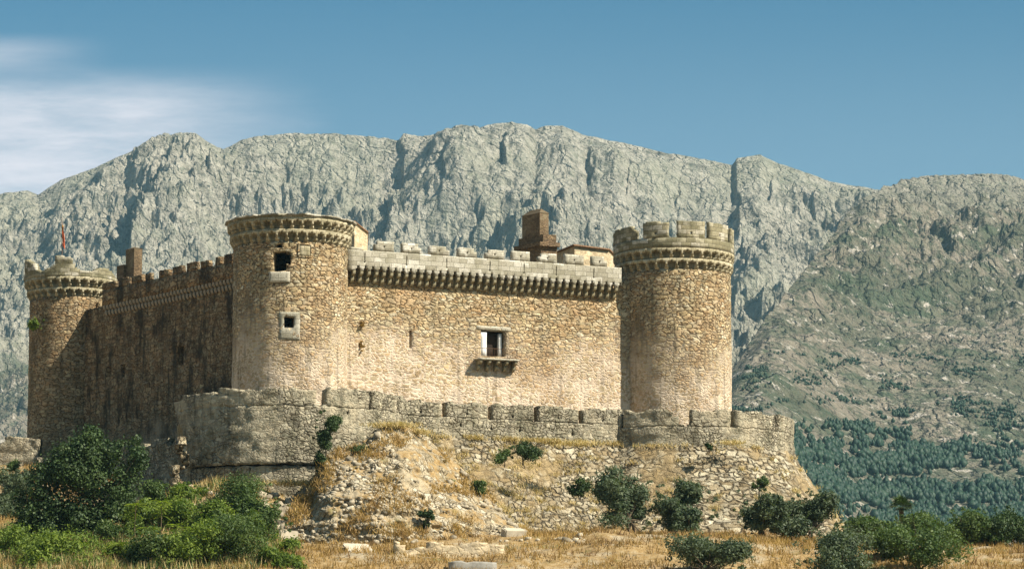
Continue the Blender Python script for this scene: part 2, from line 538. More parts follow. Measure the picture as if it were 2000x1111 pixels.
M['rock'] = flat('loose_stone', (.34, .285, .20), .95, .5, 1.1)
M['block'] = flat('pale_cut_stone', (.50, .43, .32), .9, .12, 2.)
M['concrete'] = flat('grey_concrete', (.30, .28, .24), .9, .2, 2.)

# hillside: dry grass, soil, stones
def hill_mat(name, stone):
    m_, t, b = newmat(name)
    g = t.node('ShaderNodeNewGeometry').outputs['Position']
    n1_ = t.noise(g, .22, 6, .65)
    n2_ = t.noise(g, 1.6, 6, .7)
    n3_ = t.noise(g, 7., 4, .7)
    c = t.ramp(n2_, [(.25, (.13, .08, .035)), (.42, (.27, .17, .065)), (.55, (.34, .235, .11)), (.75, (.45, .345, .20))])
    c = t.mix(t.remap(n1_, .48, .62), c, (.38, .305, .195))
    c = t.mix(t.math('MULTIPLY', t.remap(t.noise(t.vmath('ADD', g, (40, 3, 9)), .35, 5, .6), .56, .68), .6), c, (.12, .13, .045))
    vo = t.node('ShaderNodeTexVoronoi', {'feature': 'F1'}, Vector=t.vmath('ADD', g, t.vmath('MULTIPLY', t.noise(g, 2., 2, .5, '3D', 1), (.4, .4, .4))), Scale=1.7, Randomness=1.)
    ve = t.node('ShaderNodeTexVoronoi', {'feature': 'DISTANCE_TO_EDGE'}, Vector=t.vmath('ADD', g, t.vmath('MULTIPLY', t.noise(g, 2., 2, .5, '3D', 1), (.4, .4, .4))), Scale=1.7, Randomness=1.)
    sc_ = t.ramp(t.node('ShaderNodeSeparateColor', i0=vo.outputs['Color']).outputs[0], [(.1, (.27, .215, .13)), (.5, (.42, .345, .225)), (.9, (.56, .49, .36))])
    sc_ = t.mix(t.remap(ve.outputs[0], .0, .10), (.07, .05, .028), sc_)
    sm = t.math('MULTIPLY', t.remap(t.noise(t.vmath('ADD', g, (9, 30, 9)), .5, 6, .7), stone, stone + .08), 1.)
    c = t.mix(sm, c, sc_)
    gv = t.remap(n3_, .25, .75, .65, 1.25)
    c = t.mix(1., c, t.node('ShaderNodeCombineColor', i0=gv, i1=gv, i2=gv).outputs[0], 'MULTIPLY')
    t.set(b, 'Base Color', c)
    h = t.math('ADD', t.math('MULTIPLY', n3_, .5), t.math('MULTIPLY', t.remap(ve.outputs[0], 0., .25), sm))
    t.set(b, 'Normal', t.node('ShaderNodeBump', Strength=.9, Distance=.13, Height=h).outputs[0])
    return m_


M['hill'] = hill_mat('dry_hillside', .60)
M['rubble'] = hill_mat('rubble_bank', .45)

# granite mountain
def mount_mat():
    m_, t, b = newmat('granite_mountain')
    g = t.node('ShaderNodeNewGeometry').outputs['Position']
    at = t.node('ShaderNodeAttribute', {'attribute_name': 'scrub'}).outputs['Fac']
    n1_ = t.noise(g, .006, 7, .6)
    n2_ = t.noise(g, .045, 7, .68)
    n3_ = t.noise(t.vmath('MULTIPLY', g, (1, .5, .35)), .11, 5, .7)
    c = t.ramp(n2_, [(.32, (.11, .105, .085)), (.44, (.26, .24, .19)), (.55, (.37, .34, .275)), (.8, (.48, .44, .355))])
    c = t.mix(t.math('MULTIPLY', t.remap(n1_, .46, .62), .5), c, (.30, .29, .21))
    c = t.mix(t.math('MULTIPLY', t.remap(t.noise(t.vmath('MULTIPLY', g, (1, .4, .12)), .03, 6, .7), .5, .66), .5), c, (.20, .205, .16))
    c = t.mix(t.math('MULTIPLY', t.remap(n3_, .53, .66), .6), c, (.12, .13, .085))
    # scrub and grass between boulders
    sg = t.mix(t.remap(n1_, .42, .58), (.13, .125, .085), (.235, .20, .15))
    sg = t.mix(t.math('MULTIPLY', t.remap(t.noise(g, .07, 7, .78), .46, .58), .85), sg, (.065, .08, .05))
    sg = t.mix(t.math('MULTIPLY', t.remap(t.noise(t.vmath('ADD', g, (5, 700, 3)), .006, 4, .6), .54, .64), .5), sg, (.05, .085, .045))
    sg = t.mix(t.remap(t.noise(t.vmath('ADD', g, (900, 100, 3)), .06, 7, .78), .56, .63), sg, (.46, .41, .34))
    sm = t.remap(t.math('ADD', at, t.math('MULTIPLY', t.math('SUBTRACT', n2_, .5), .9)), .32, .68)
    c = t.mix(sm, c, sg)
    t.set(b, 'Base Color', c)
    wv = t.vmath('ADD', g, t.vmath('MULTIPLY', t.noise(g, .04, 4, .6, '3D', 1), (30, 30, 30)))
    v1 = t.node('ShaderNodeTexVoronoi', {'feature': 'DISTANCE_TO_EDGE'}, Vector=t.vmath('MULTIPLY', wv, (1, .6, .6)), Scale=.045).outputs[0]
    v2 = t.node('ShaderNodeTexVoronoi', {'feature': 'F1'}, Vector=wv, Scale=.13).outputs[0]
    h = t.math('ADD', t.math('MULTIPLY', n2_, .9), t.math('MULTIPLY', n3_, .6))
    h = t.math('ADD', h, t.math('MULTIPLY', t.remap(v1, 0., .12), .35))
    h = t.math('ADD', h, t.math('MULTIPLY', v2, -.35))
    t.set(b, 'Normal', t.node('ShaderNodeBump', Strength=.9, Distance=17., Height=h).outputs[0])
    return m_


M['mount'] = mount_mat()

# ------------------------------------------------------------------ mountain (heightfield)
def build_mountain():
    ns, nr = 1800, 620
    pxs = np.linspace(-900, 2600, ns)
    s = (pxs - 1000) / F / .995
    Ys = np.concatenate([np.linspace(900, 2150, 40, endpoint=False), np.linspace(2150, 3900, 210, endpoint=False),
                         np.linspace(3900, 5080, 330, endpoint=False), np.linspace(5080, 7200, 40)])
    nr = len(Ys)
    Sg, Yg = np.meshgrid(s, Ys, indexing='ij')
    PX = pxs[:, None] + 0 * Yg
    X = Sg * Yg
    main = np.array([(-900, 430), (-700, 380), (-560, 420), (-420, 480), (-250, 470), (-150, 430), (-60, 395), (0, 375), (45, 370), (66, 380), (110, 350), (180, 325), (240, 298), (290, 270), (345, 256), (375, 258), (398, 276),
                     (430, 290), (480, 268), (560, 257), (650, 255), (740, 264), (772, 266), (788, 258), (830, 262), (900, 252), (960, 240), (1000, 236), (1030, 241), (1046, 252),
                     (1065, 245), (1100, 243), (1140, 262), (1180, 270), (1250, 285), (1310, 300), (1380, 308), (1434, 320), (1444, 308), (1490, 299), (1530, 318), (1580, 335), (1630, 353),
                     (1700, 362), (1760, 372), (2000, 420), (2420, 470)], float)
    spur = np.array([(-420, 1300), (1100, 1150), (1300, 930), (1400, 770), (1450, 690), (1500, 615), (1560, 540), (1620, 462), (1660, 412), (1700, 376), (1730, 357), (1780, 342),
                     (1850, 334), (1930, 331), (2000, 342), (2150, 375), (2420, 430)], float)
    te_r = tan_e(np.interp(pxs, main[:, 0], main[:, 1]))[:, None]
    te_s = tan_e(np.interp(pxs, spur[:, 0], spur[:, 1]))[:, None]
    # buttresses push the face forward and back
    warp = fbm(X / 260, Yg / 700, 4, 11) * 150 - fbm(X / 75, Yg / 170, 4, 21, ridged=True) * 26
    Yw = np.clip(Yg + warp * sstep(Yg, 3000, 3900) * (1 - sstep(Yg, 4850, 5000)), 900, 7200)
    t = np.interp(Yw, [900, 1600, 3000, 3900, 4400, 4800, 5000], [0, .06, .25, .46, .70, .90, 1.0])
    te0 = tan_e(1300.)
    tm = te0 + (te_r - te0) * t
    Hm = tm * Yg
    back = np.clip(Yg - 5000, 0, None)
    Hm = np.where(Yg > 5000, te_r * 5000 - back * .55, Hm)
    # spur
    Yc = np.interp(pxs, [1300, 1430, 1560, 1720], [2250, 2450, 3000, 3600])
    Yc = np.convolve(np.pad(Yc, 90, 'edge'), np.hanning(181) / np.hanning(181).sum(), 'valid')[:, None]
    warp2 = fbm(X / 300, Yg / 300, 4, 31) * 120
    Yw2 = np.clip(Yg + warp2 * sstep(Yg, 2000, 2600) * (1 - sstep(Yg, Yc - 200, Yc)), 900, 7200)
    t2 = np.interp(Yw2 * 3600 / Yc, [900, 1500, 2200, 2700, 3200, 3600], [0, .05, .28, .55, .82, 1.0])
    Hs = (te0 + (te_s - te0) * t2) * Yg
    Hs = np.where(Yg > Yc, te_s * Yc - (Yg - Yc) * .35, Hs)
    isS = sstep(Hs - Hm, -10, 25)
    kk = 70.
    dd_ = np.clip(.5 + .5 * (Hs - Hm) / kk, 0, 1)
    H = Hm * (1 - dd_) + Hs * dd_ + kk * dd_ * (1 - dd_)
    isS = sstep(Hs - Hm, -90, 60)
    # nominal picture row of every point, to place the gullies
    zc = H
    d_ = Yg * cp_ + zc * sp_
    PY = 555.5 - F * (-Yg * sp_ + zc * cp_) / d_
    rough = sstep(H, 120, 420)
    vary = .45 + 1.15 * sstep(fbm(X / 330, Yg / 300, 3, 95), -.9, .9)
    crestg = (1 - .88 * np.exp(-((Yg - 5000) / 170.) ** 2)) * sstep(Yg, 5080, 5000)
    crest = (1 - .86 * np.exp(-((Yg - 5000) / 150.) ** 2)) * (1 - .75 * isS * np.exp(-((Yg - Yc) / 160.) ** 2))
    q1 = -fbm((X + Yg * .18) / 95 + fbm(X / 130, Yg / 110, 3, 40) * 1.3, Yg / 85 + fbm(X / 90 + 5, Yg / 90, 3, 43) * .5, 7, 41, .60, True)
    q2 = fbm((X + Yg * .25) / 34, Yg / 48, 4, 51, .55)
    q3 = fbm((X - Yg * .6) / 120, (Yg + X * .5) / 60, 5, 61, .55, True)
    rocky = q1 * 9 + q2 * 6 - q3 * 6 - fbm(X / 26 + q2 * .4, Yg / 40, 4, 47, .6, True) * 4.5
    dq = fbm((X * .8 + Yg * .6) / 150, (X * -.6 + Yg * .8) / 45, 5, 71, .55, True) * -8 - fbm(X / 22, Yg / 26, 4, 81, .6, True) * 4
    H = H + rough * crest * ((1 - isS) * rocky * vary + isS * (dq * (.5 + .5 * sstep(PY, 700, 450)) + rocky * .6 * sstep(PY, 620, 420)))
    # gullies: the ground falls sharply to the left of each line
    gl = [([(330, 318), (300, 370), (268, 430), (246, 485)], 60, 95), ([(352, 268), (366, 290), (380, 320)], 12, 16),
          ([(790, 255), (786, 300), (782, 340), (764, 400), (758, 440)], 26, 46), ([(1452, 300), (1448, 360), (1452, 430), (1458, 520)], 30, 17),
          ([(1076, 370), (1066, 400), (1058, 440)], 16, 34), ([(1000, 245), (992, 275), (980, 300)], 18, 30), ([(1100, 380), (1092, 430)], 10, 26),
          ([(985, 405), (975, 450)], 12, 24), ([(940, 395), (925, 450)], 12, 22), ([(1240, 320), (1232, 360)], 10, 26), ([(560, 330), (552, 380)], 9, 22),
          ([(214, 380), (204, 430)], 10, 22), ([(130, 390), (120, 440)], 8, 20), ([(1520, 340), (1512, 380)], 10, 24), ([(640, 280), (625, 330), (600, 380)], 9, 20),
          ([(1160, 290), (1150, 350)], 9, 22), ([(1340, 330), (1330, 400)], 9, 22), ([(880, 280), (868, 330)], 8, 18), ([(460, 300), (452, 350)], 8, 18)]
    wob = fbm(PX / 45, PY / 30, 4, 91) * 13
    for pts, wd, dep in gl:
        pts = np.array(pts, float)
        gx = np.interp(PY, pts[:, 1], pts[:, 0])
        ends = sstep(PY, pts[0, 1] - 22, pts[0, 1] + 12) * (1 - sstep(PY, pts[-1, 1] - 12, pts[-1, 1] + 26))
        dx = gx + wob - PX
        prof = np.where(dx > 0, np.exp(-dx / wd) * sstep(dx, 0, 5), 0)
        rgt = np.where(dx <= 0, np.exp(dx / (wd * 1.6)), 1 - sstep(dx, 0, 5))
        H = H + dep * (.38 * rgt - .75 * prof) * ends * rough * np.where(PX < 1600, crestg, 1.)
    V = np.stack([X, Yg, H], -1).reshape(-1, 3)
    i = np.arange(ns * nr).reshape(ns, nr)
    Fc = np.stack([i[:-1, :-1], i[1:, :-1], i[1:, 1:], i[:-1, 1:]], -1).reshape(-1, 4)
    o = mesh_obj('mountain', V, Fc, M['mount'], smooth=True)
    scr = isS * sstep(PY, 330, 620) * .85 + (1 - isS) * sstep(PY, 560, 800) * .75 + isS * .42
    a = o.data.attributes.new('scrub', 'FLOAT', 'POINT')
    a.data.foreach_set('value', np.clip(scr, 0, 1).astype(np.float32).ravel())
    tag(o, 'pale granite mountain range with rocky cliffs behind the castle', 'mountain', kind='structure')
    return pxs, Ys, X, Yg, H


MT = build_mountain()

# ------------------------------------------------------------------ castle hill (smooth surface through surveyed points)
ctrl = []
for px_ in (-300, 0, 300, 600, 900, 1200, 1500, 1700, 2000, 2300):
    ctrl.append(P(px_, 1122, 290))
for px_, py_, Y_ in [(560, 1050, 306), (700, 1052, 306), (850, 1055, 308), (1000, 1050, 312), (1150, 1046, 316), (1300, 1046, 322), (1420, 1046, 326), (1550, 1046, 334), (1650, 1052, 342),
                     (520, 985, 315), (450, 948, 316), (330, 968, 317), (200, 1000, 322), (60, 985, 325), (-80, 990, 330), (0, 915, 346), (-150, 905, 350), (100, 900, 354), (300, 925, 332),
                     (1750, 1070, 322), (1850, 1080, 320), (2000, 1080, 318), (2250, 1085, 318), (1100, 1060, 302), (1300, 1058, 302), (1450, 1062, 302), (1600, 1075, 302)]:
    ctrl.append(P(px_, py_, Y_))
for x, y, z in [(-22, 332, 26), (17, 349, 23), (-45, 368, 31), (0, 370, 24), (-10, 345, 24), (30, 380, 22), (6, 330, 22.3), (-6, 324, 22.), (14, 334, 22.6), (28, 340, 22.5), (-48, 350, 31), (-80, 380, 28), (60, 370, 15), (90, 360, 10), (60, 420, 8), (0, 450, 22), (-80, 450, 20),
                (0, 560, 0), (120, 560, -10), (-140, 560, 0), (140, 330, 12), (-140, 300, 16), (120, 440, 0), (0, 250, 9.5), (-80, 250, 9.5), (80, 250, 9.5), (0, 180, 2), (-120, 180, 2), (120, 180, 2),
                (0, 60, -1.7), (0, 0, -1.8), (-120, 0, -2), (120, 0, -2), (0, -60, -3), (-120, 80, -2), (120, 80, -2), (0, 120, -.8)]:
    ctrl.append(np.array([x, y, z], float))
ctrl = np.array(ctrl)


def tps(r2):
    return np.where(r2 > 1e-9, .5 * r2 * np.log(np.maximum(r2, 1e-9)), 0)


n_ = len(ctrl)
d2 = ((ctrl[:, None, :2] - ctrl[None, :, :2]) ** 2).sum(-1)
A_ = np.zeros((n_ + 3, n_ + 3))
A_[:n_, :n_] = tps(d2) + np.eye(n_) * 2.0
A_[:n_, n_:] = np.c_[np.ones(n_), ctrl[:, :2]]
A_[n_:, :n_] = A_[:n_, n_:].T
sol = np.linalg.solve(A_, np.r_[ctrl[:, 2], 0, 0, 0])


def ground(x, y, fine=True):
    x = np.asarray(x, float); y = np.asarray(y, float)
    sh = x.shape
    xf, yf = x.ravel(), y.ravel()
    out = np.empty(len(xf))
    for k in range(0, len(xf), 20000):
        a, b = xf[k:k + 20000], yf[k:k + 20000]
        d = (a[:, None] - ctrl[None, :, 0]) ** 2 + (b[:, None] - ctrl[None, :, 1]) ** 2
        out[k:k + 20000] = tps(d) @ sol[:n_] + sol[n_] + sol[n_ + 1] * a + sol[n_ + 2] * b
    out = out.reshape(sh)
    near = sstep(y, 20, 200)
    out = out + near * (fbm(x / 9, y / 9, 4, 5) * .38 + fbm(x / 4.5 + 7, y / 7, 3, 15) * .22)
    if fine:
        out = out + near * fbm(x / 1.6, y / 1.6, 3, 6) * .12
    return out


gx = np.linspace(-190, 190, 520)
gy = np.concatenate([np.linspace(-70, 270, 90, endpoint=False), np.linspace(270, 350, 260, endpoint=False), np.linspace(350, 640, 90)])
GX, GY = np.meshgrid(gx, gy, indexing='ij')
GZ = ground(GX, GY)
i = np.arange(GX.size).reshape(GX.shape)
Fc = np.stack([i[:-1, :-1], i[1:, :-1], i[1:, 1:], i[:-1, 1:]], -1).reshape(-1, 4)
hill = mesh_obj('hill', np.stack([GX, GY, GZ], -1).reshape(-1, 3), Fc, M['hill'], smooth=True)
tag(hill, 'dry grassy castle hill with straw coloured grass and bare soil', 'hill', kind='structure')

gv = np.array([(-9000, -3000, -14), (9000, -3000, -14), (9000, 9000, -14), (-9000, 9000, -14)], float)
gr = mesh_obj('ground', gv, [(0, 1, 2, 3)], M['hill'])
tag(gr, 'valley floor around the castle hill', 'ground', kind='structure')

# ------------------------------------------------------------------ castle layout
CA, RA = np.array([-22.2, 330.0]), 5.72
CC, RC = np.array([17.1, 348.0]), 6.0
CL, RL = np.array([-48.9, 365.1]), 4.45
e1 = (CC - CA) / np.linalg.norm(CC - CA)
n1v = np.array([e1[1], -e1[0]])
e2 = (CL - CA) / np.linalg.norm(CL - CA)
n2v = np.array([-e2[1], e2[0]])
if n2v[0] > 0:
    n2v = -n2v
WF = Plane(CA + n1v * 1.2, e1, n1v)
WL = Plane(CA + n2v * .6, e2, n2v)
TA, TC, TL = Cyl(CA, RA), Cyl(CC, RC), Cyl(CL, RL)
castle = empty('castle', (-5, 345, 30), 'large ruined stone castle with three round corner towers on the hilltop', 'castle')
BASE = 27.0


def inbox(U, Z, boxes, val, D0):
    r = D0 * np.ones_like(U)
    for (a, b, c, d) in boxes:
        r = np.where((U > a) & (U < b) & (Z > c) & (Z < d), val, r)
    return r


def group_cuts(boxes, k):
    return [v for b in boxes for v in b[2 * k:2 * k + 2]]


OV = .98
# ---- front curtain wall
LFW = np.linalg.norm(CC - CA)
zt = lambda py: WF.z_at(950, py, OV)
# heights measured at px 950: merlon top, sill, notch top, corbel bottom
z_mt, z_sill, z_band, z_cb = WF.z_at(729, 470.5, OV), WF.z_at(729, 490, OV), WF.z_at(698, 523, OV), WF.z_at(701, 553, .3)
z_mid = z_band - .35
u_win0, u_win1 = WF.u_at(939), WF.u_at(987)
wz0, wz1 = WF.z_at(960, 696), WF.z_at(960, 645)
u_s0 = WF.u_at(801)
holes = [(u_win0, u_win1, wz0, wz1), (u_s0 - .13, u_s0 + .13, WF.z_at(801, 680), WF.z_at(801, 645)),
         (WF.u_at(1040) - .1, WF.u_at(1040) + .1, WF.z_at(1040, 598), WF.z_at(1040, 590))]
us = cuts(0, LFW, .45, group_cuts(holes, 0))
zs = cuts(BASE, z_band + .55, .45, group_cuts(holes, 1))
cw = relief('curtain_wall', WF, us, zs, lambda U, Z: inbox(U, Z, holes, -1.6, 0.), 1.6, M['wall'], castle, amp=.05, amp_fine=.02)
cw['label'] = 'sunlit front curtain wall of golden rubble between the two big towers'
# parapet carried on corbels
pitch = WF.u_at(1206 - 14.1) - WF.u_at(1206 - 28.2)
uL, uR = WF.u_at(678, OV), WF.u_at(1215, OV)
pitch = (WF.u_at(1199.0, OV) - WF.u_at(698.0, OV)) / 35
gaps = [WF.u_at(698.0, OV) + k * pitch for k in range(37)]
gw = pitch * .31
nb = [(g - gw, g + gw, 0, z_band - .02) for g in gaps]
nb2 = [(g - gw * .45, g + gw * .45, 0, z_band + .28) for g in gaps]
loops = []
for k, px_ in enumerate((711, 793, 872, 957, 1024, 1087, 1161)):
    u_ = WF.u_at(px_, OV)
    loops += [(u_ - .06, u_ + .06, z_sill - 1.1, z_sill - .3), (u_ - .09, u_ + .09, z_sill - 1.26, z_sill - 1.11)]
us = cuts(uL, uR, .6, group_cuts(nb, 0) + group_cuts(nb2, 0) + group_cuts(loops, 0))
zs = cuts(z_band - .28, z_sill, .5, [z_band - .02, z_band + .28, z_band + .14] + group_cuts(loops, 1))


def Dpar(U, Z):
    d = inbox(U, Z, nb, -9., 0.)
    d = inbox(U, Z, nb2, -9., d)
    return inbox(U, Z, loops, -9., d)


class Off:
    """a frame moved outwards by a constant"""
    def __init__(s, f, w0):
        s.f, s.w0 = f, w0
        if hasattr(f, 'R'):
            s.R = f.R

    def __call__(s, u, w_, z):
        return s.f(u, np.asarray(w_) + s.w0, z)


relief('parapet', Off(WF, OV), us, zs, Dpar, .45, M['ashlar'], cw, amp=.018, amp_fine=.025, seed=4)
# merlons
mer_px = [(675, 706), (730, 768), (784, 822), (838, 877), (894, 931), (948, 985), (1000, 1035), (1052, 1088), (1104, 1141), (1157, 1187)]
for k, (a, b) in enumerate(mer_px):
    ua, ub = WF.u_at(a, OV), WF.u_at(b, OV)
    uc_ = (ua + ub) / 2
    hb = [(uc_ - .09, uc_ + .09, z_sill + .38, z_sill + .60)]
    top = z_mt + random.uniform(-.08, .08) - (.75 if k == 0 else 0)
    zz = cuts(z_sill + .003, top, .3, group_cuts(hb, 1))
    uu = cuts(ua, ub, .35, group_cuts(hb, 0))
    nrag = random.random()

    def Dm(U, Z, hb=hb, ua=ua, ub=ub, nrag=nrag, top=top):
        d = inbox(U, Z, hb, -9., 0.)
        if nrag < .35:
            d = np.where((U < ua + .45) & (Z > top - .35), -9, d)
        elif nrag < .55:
            d = np.where((U > ub - .4) & (Z > top - .3), -9, d)
        return d
    relief('merlon', Off(WF, OV), uu, zz, Dm, .45, M['ashlar'], cw, amp=.018, amp_fine=.025, seed=4)


def extrude_profile(name, prof, width, mat, parent):
    """profile of (w, z) points extruded along x; w goes to -y; local coordinates"""
    n = len(prof)
    v = [(-width / 2, -p[0], p[1]) for p in prof] + [(width / 2, -p[0], p[1]) for p in prof]
    f = [(i_, (i_ + 1) % n, n + (i_ + 1) % n, n + i_) for i_ in range(n)] + [tuple(range(n))[::-1], tuple(range(n, 2 * n))]
    uv = []
    for ff in f:
        for q in ff:
            uv.append((v[q][0] + v[q][1], v[q][2]))
    o = mesh_obj(name, v, f, mat, None, uv=uv)
    return o


def corbel_prof(out, h):
    """two stacked rolls"""
    pr = [(-.25, 0), (.0, 0)]
    for (w0, w1, z0, z1) in ((.0, out * .52, 0, h * .40), (out * .40, out, h * .56, h * .86)):
        for k in range(6):
            a = math.pi / 2 * k / 5
            pr.append((w0 + (w1 - w0) * math.sin(a), z1 - (z1 - z0) * math.cos(a)))
        pr.append((w1, z1 + .02))
    pr += [(out, h), (-.25, h)]
    return pr


hc = z_band - .28 - z_cb + 0.0
cproto = extrude_profile('corbel', corbel_prof(OV - .02, hc), pitch * .37, M['frieze'], None)
ang1 = math.atan2(e1[1], e1[0])


def put_corbel(proto, wall, u, z, ang, parent, first):
    o = proto if first else proto.copy()
    if not first:
        COL.objects.link(o)
    p = wall(u, 0., z)
    o.parent = parent
    o.location = Vector(p - wloc(parent))
    o.rotation_euler = (0, 0, ang)
    return o


for k in range(37):
    u_ = gaps[0] + (k - .5) * pitch
    put_corbel(cproto, WF, u_, z_cb, ang1, cw, k == 0)

# walk behind the parapet and a closed inside so that the openings stay dark
def box_pts(fr, u0, u1, w0, w1, z0, z1):
    return np.array([fr(u, w_, z) for z in (z0, z1) for (u, w_) in ((u0, w0), (u1, w0), (u1, w1), (u0, w1))])


BF = [(3, 2, 1, 0), (4, 5, 6, 7), (0, 1, 5, 4), (1, 2, 6, 5), (2, 3, 7, 6), (3, 0, 4, 7)]


def box_obj(name, fr, u0, u1, w0, w1, z0, z1, mat, parent, top=None, sub=0.6, amp=.02):
    """a box in a wall frame, subdivided and slightly uneven (w1 is the outer side)"""
    class G:
        def __call__(s, u, w_, z):
            return fr(u, np.asarray(w_) + w1, z)
    return relief(name, G(), cuts(u0, u1, sub), cuts(z0, z1, sub), lambda U, Z: 0. * U, w1 - w0, mat, parent, amp=amp, amp_fine=amp, seed=int(abs(u0 * 7 + z0 * 3)) % 90)


# palace block behind the curtain wall, below the crenels
palF = Plane(CA + n1v * (-1.6), e1, n1v)
box_obj('inner_range', palF, 4, 40, -7, 0, BASE, z_sill - .8, M['plaster'], castle, sub=2.)

# window: white jambs and dark shutter set deep in the opening
jam = (WF.u_at(950.5) - u_win0)
wd = box_obj('window', WF, u_win0, u_win0 + jam, -.9, -.02, wz0, wz1 - .25, M['white'], castle, amp=.004)
wd['label'] = 'balcony window with white jambs'
def jamb_r():
    a = WF.u_at(978); b_ = WF.u_at(983.5)
    return box_obj('jamb', WF, a, b_, -.9, -.45, wz0, wz1 - .25, M['white'], wd, amp=.004)
jamb_r()
box_obj('door_leaf', WF, u_win0 + jam, u_win1, -1.1, -1.0, wz0, wz1, M['dark'], wd)
box_obj('lintel', WF, u_win0 - .5, u_win1 + .6, -.5, .03, wz1 + .003, wz1 + .42, M['pale'], wd)
# balcony
bu0, bu1 = WF.u_at(926, 0), WF.u_at(1013, 1.0)
bz = WF.z_at(960, 700, .9)
bal = box_obj('balcony', WF, bu0, bu1, 0, 1.25, bz - .16, bz, M['pale'], castle, sub=.5)
bal['label'] = 'stone balcony slab under the white jambed window'
bp_ = corbel_prof(1.12, 1.05)
bc = extrude_profile('bracket', bp_, .26, M['frieze'], None)
for k in range(5):
    u_ = bu0 + .3 + k * (bu1 - bu0 - .6) / 4
    put_corbel(bc, WF, u_, bz - .16 - 1.055, ang1, bal, k == 0)


def tubes(name, segs, mat, parent, n=6):
    """segs: list of (p0, p1, r0, r1) joined in one mesh"""
    V, Fs = [], []
    for p0, p1, r0, r1 in segs:
        p0, p1 = np.array(p0, float), np.array(p1, float)
        d = p1 - p0
        L = np.linalg.norm(d)
        if L < 1e-6:
            continue
        d /= L
        a = np.cross(d, [0, 0, 1.]) if abs(d[2]) < .9 else np.cross(d, [1., 0, 0])
        a /= np.linalg.norm(a)
        b = np.cross(d, a)
        k0 = len(V)
        for (p, r) in ((p0, r0), (p1, r1)):
            for j in range(n):
                t_ = 2 * math.pi * j / n
                V.append(p + r * (a * math.cos(t_) + b * math.sin(t_)))
        for j in range(n):
            Fs.append((k0 + j, k0 + (j + 1) % n, k0 + n + (j + 1) % n, k0 + n + j))
        Fs.append(tuple(k0 + n + j for j in range(n)))
        Fs.append(tuple(k0 + j for j in range(n))[::-1])
    return mesh_obj(name, np.array(V), Fs, mat, parent)


sg = []
for z_, r_ in ((bz + 1.0, .022), (bz + .12, .018)):
    sg += [(WF(bu0 + .05, 1.2, z_), WF(bu1 - .05, 1.2, z_), r_, r_), (WF(bu0 + .05, 0, z_), WF(bu0 + .05, 1.2, z_), r_, r_), (WF(bu1 - .05, 0, z_), WF(bu1 - .05, 1.2, z_), r_, r_)]
for k in range(25):
    u_ = bu0 + .05 + (bu1 - bu0 - .1) * k / 24
    sg.append((WF(u_, 1.2, bz), WF(u_, 1.2, bz + 1.0), .011, .011))
for k in range(4):
    for u_ in (bu0 + .05, bu1 - .05):
        sg.append((WF(u_, .19 + k * .2, bz), WF(u_, .19 + k * .2, bz + 1.0), .011, .011))
tubes('railing', sg, M['iron'], bal, 4)

# ---- left curtain wall (in shade)
LLW = np.linalg.norm(CL - CA)
zl_top, zl_sill = WL.z_at(300, 531), WL.z_at(300, 547)
hl = [(WL.u_at(358), WL.u_at(345), WL.z_at(350, 712), WL.z_at(350, 676)), (WL.u_at(243), WL.u_at(235), WL.z_at(239, 736), WL.z_at(239, 711)),
      (WL.u_at(215), WL.u_at(206), WL.z_at(210, 736), WL.z_at(210, 715))]
hl = [(min(a, b), max(a, b), c, d) for a, b, c, d in hl]
for px_ in (275.5, 283.5):
    u_ = WL.u_at(px_); z_ = WL.z_at(px_, 600.5)
    hl.append((u_ - .14, u_ + .14, z_ - .1, z_ + .1))
flipL = Plane(WL.O, WL.e, WL.n)
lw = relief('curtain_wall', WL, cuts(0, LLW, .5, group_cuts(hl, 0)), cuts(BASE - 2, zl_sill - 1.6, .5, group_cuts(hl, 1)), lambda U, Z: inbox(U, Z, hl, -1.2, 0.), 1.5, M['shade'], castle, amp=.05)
lw['label'] = 'long left curtain wall in deep shade'
u0_, u1_ = WL.u_at(452, .5), WL.u_at(196, .5)
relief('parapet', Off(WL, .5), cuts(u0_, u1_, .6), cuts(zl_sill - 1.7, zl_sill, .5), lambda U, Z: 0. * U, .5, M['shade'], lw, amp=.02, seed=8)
mpx = [(430, 449), (408, 422), (380, 400), (352, 371), (330, 342), (306, 326), (283, 293), (253, 273), (229, 247), (197, 222)]
mpx = [(434, 450), (388, 404), (361, 379), (333, 352), (306, 325), (280, 289), (253, 273), (228, 247), (196, 221), (417, 426)]
for k, (b, a) in enumerate(mpx):
    ua, ub = sorted((WL.u_at(a, .5), WL.u_at(b, .5)))
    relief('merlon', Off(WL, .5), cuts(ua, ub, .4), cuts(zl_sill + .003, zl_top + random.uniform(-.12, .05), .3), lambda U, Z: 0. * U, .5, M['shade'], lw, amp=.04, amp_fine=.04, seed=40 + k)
nlc = 38
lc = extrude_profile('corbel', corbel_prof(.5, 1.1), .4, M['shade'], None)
for k in range(nlc):
    u_ = u0_ + (k + .5) * (u1_ - u0_) / nlc
    put_corbel(lc, WL, u_, zl_sill - 2.8, math.atan2(-e2[1], -e2[0]), lw, k == 0)


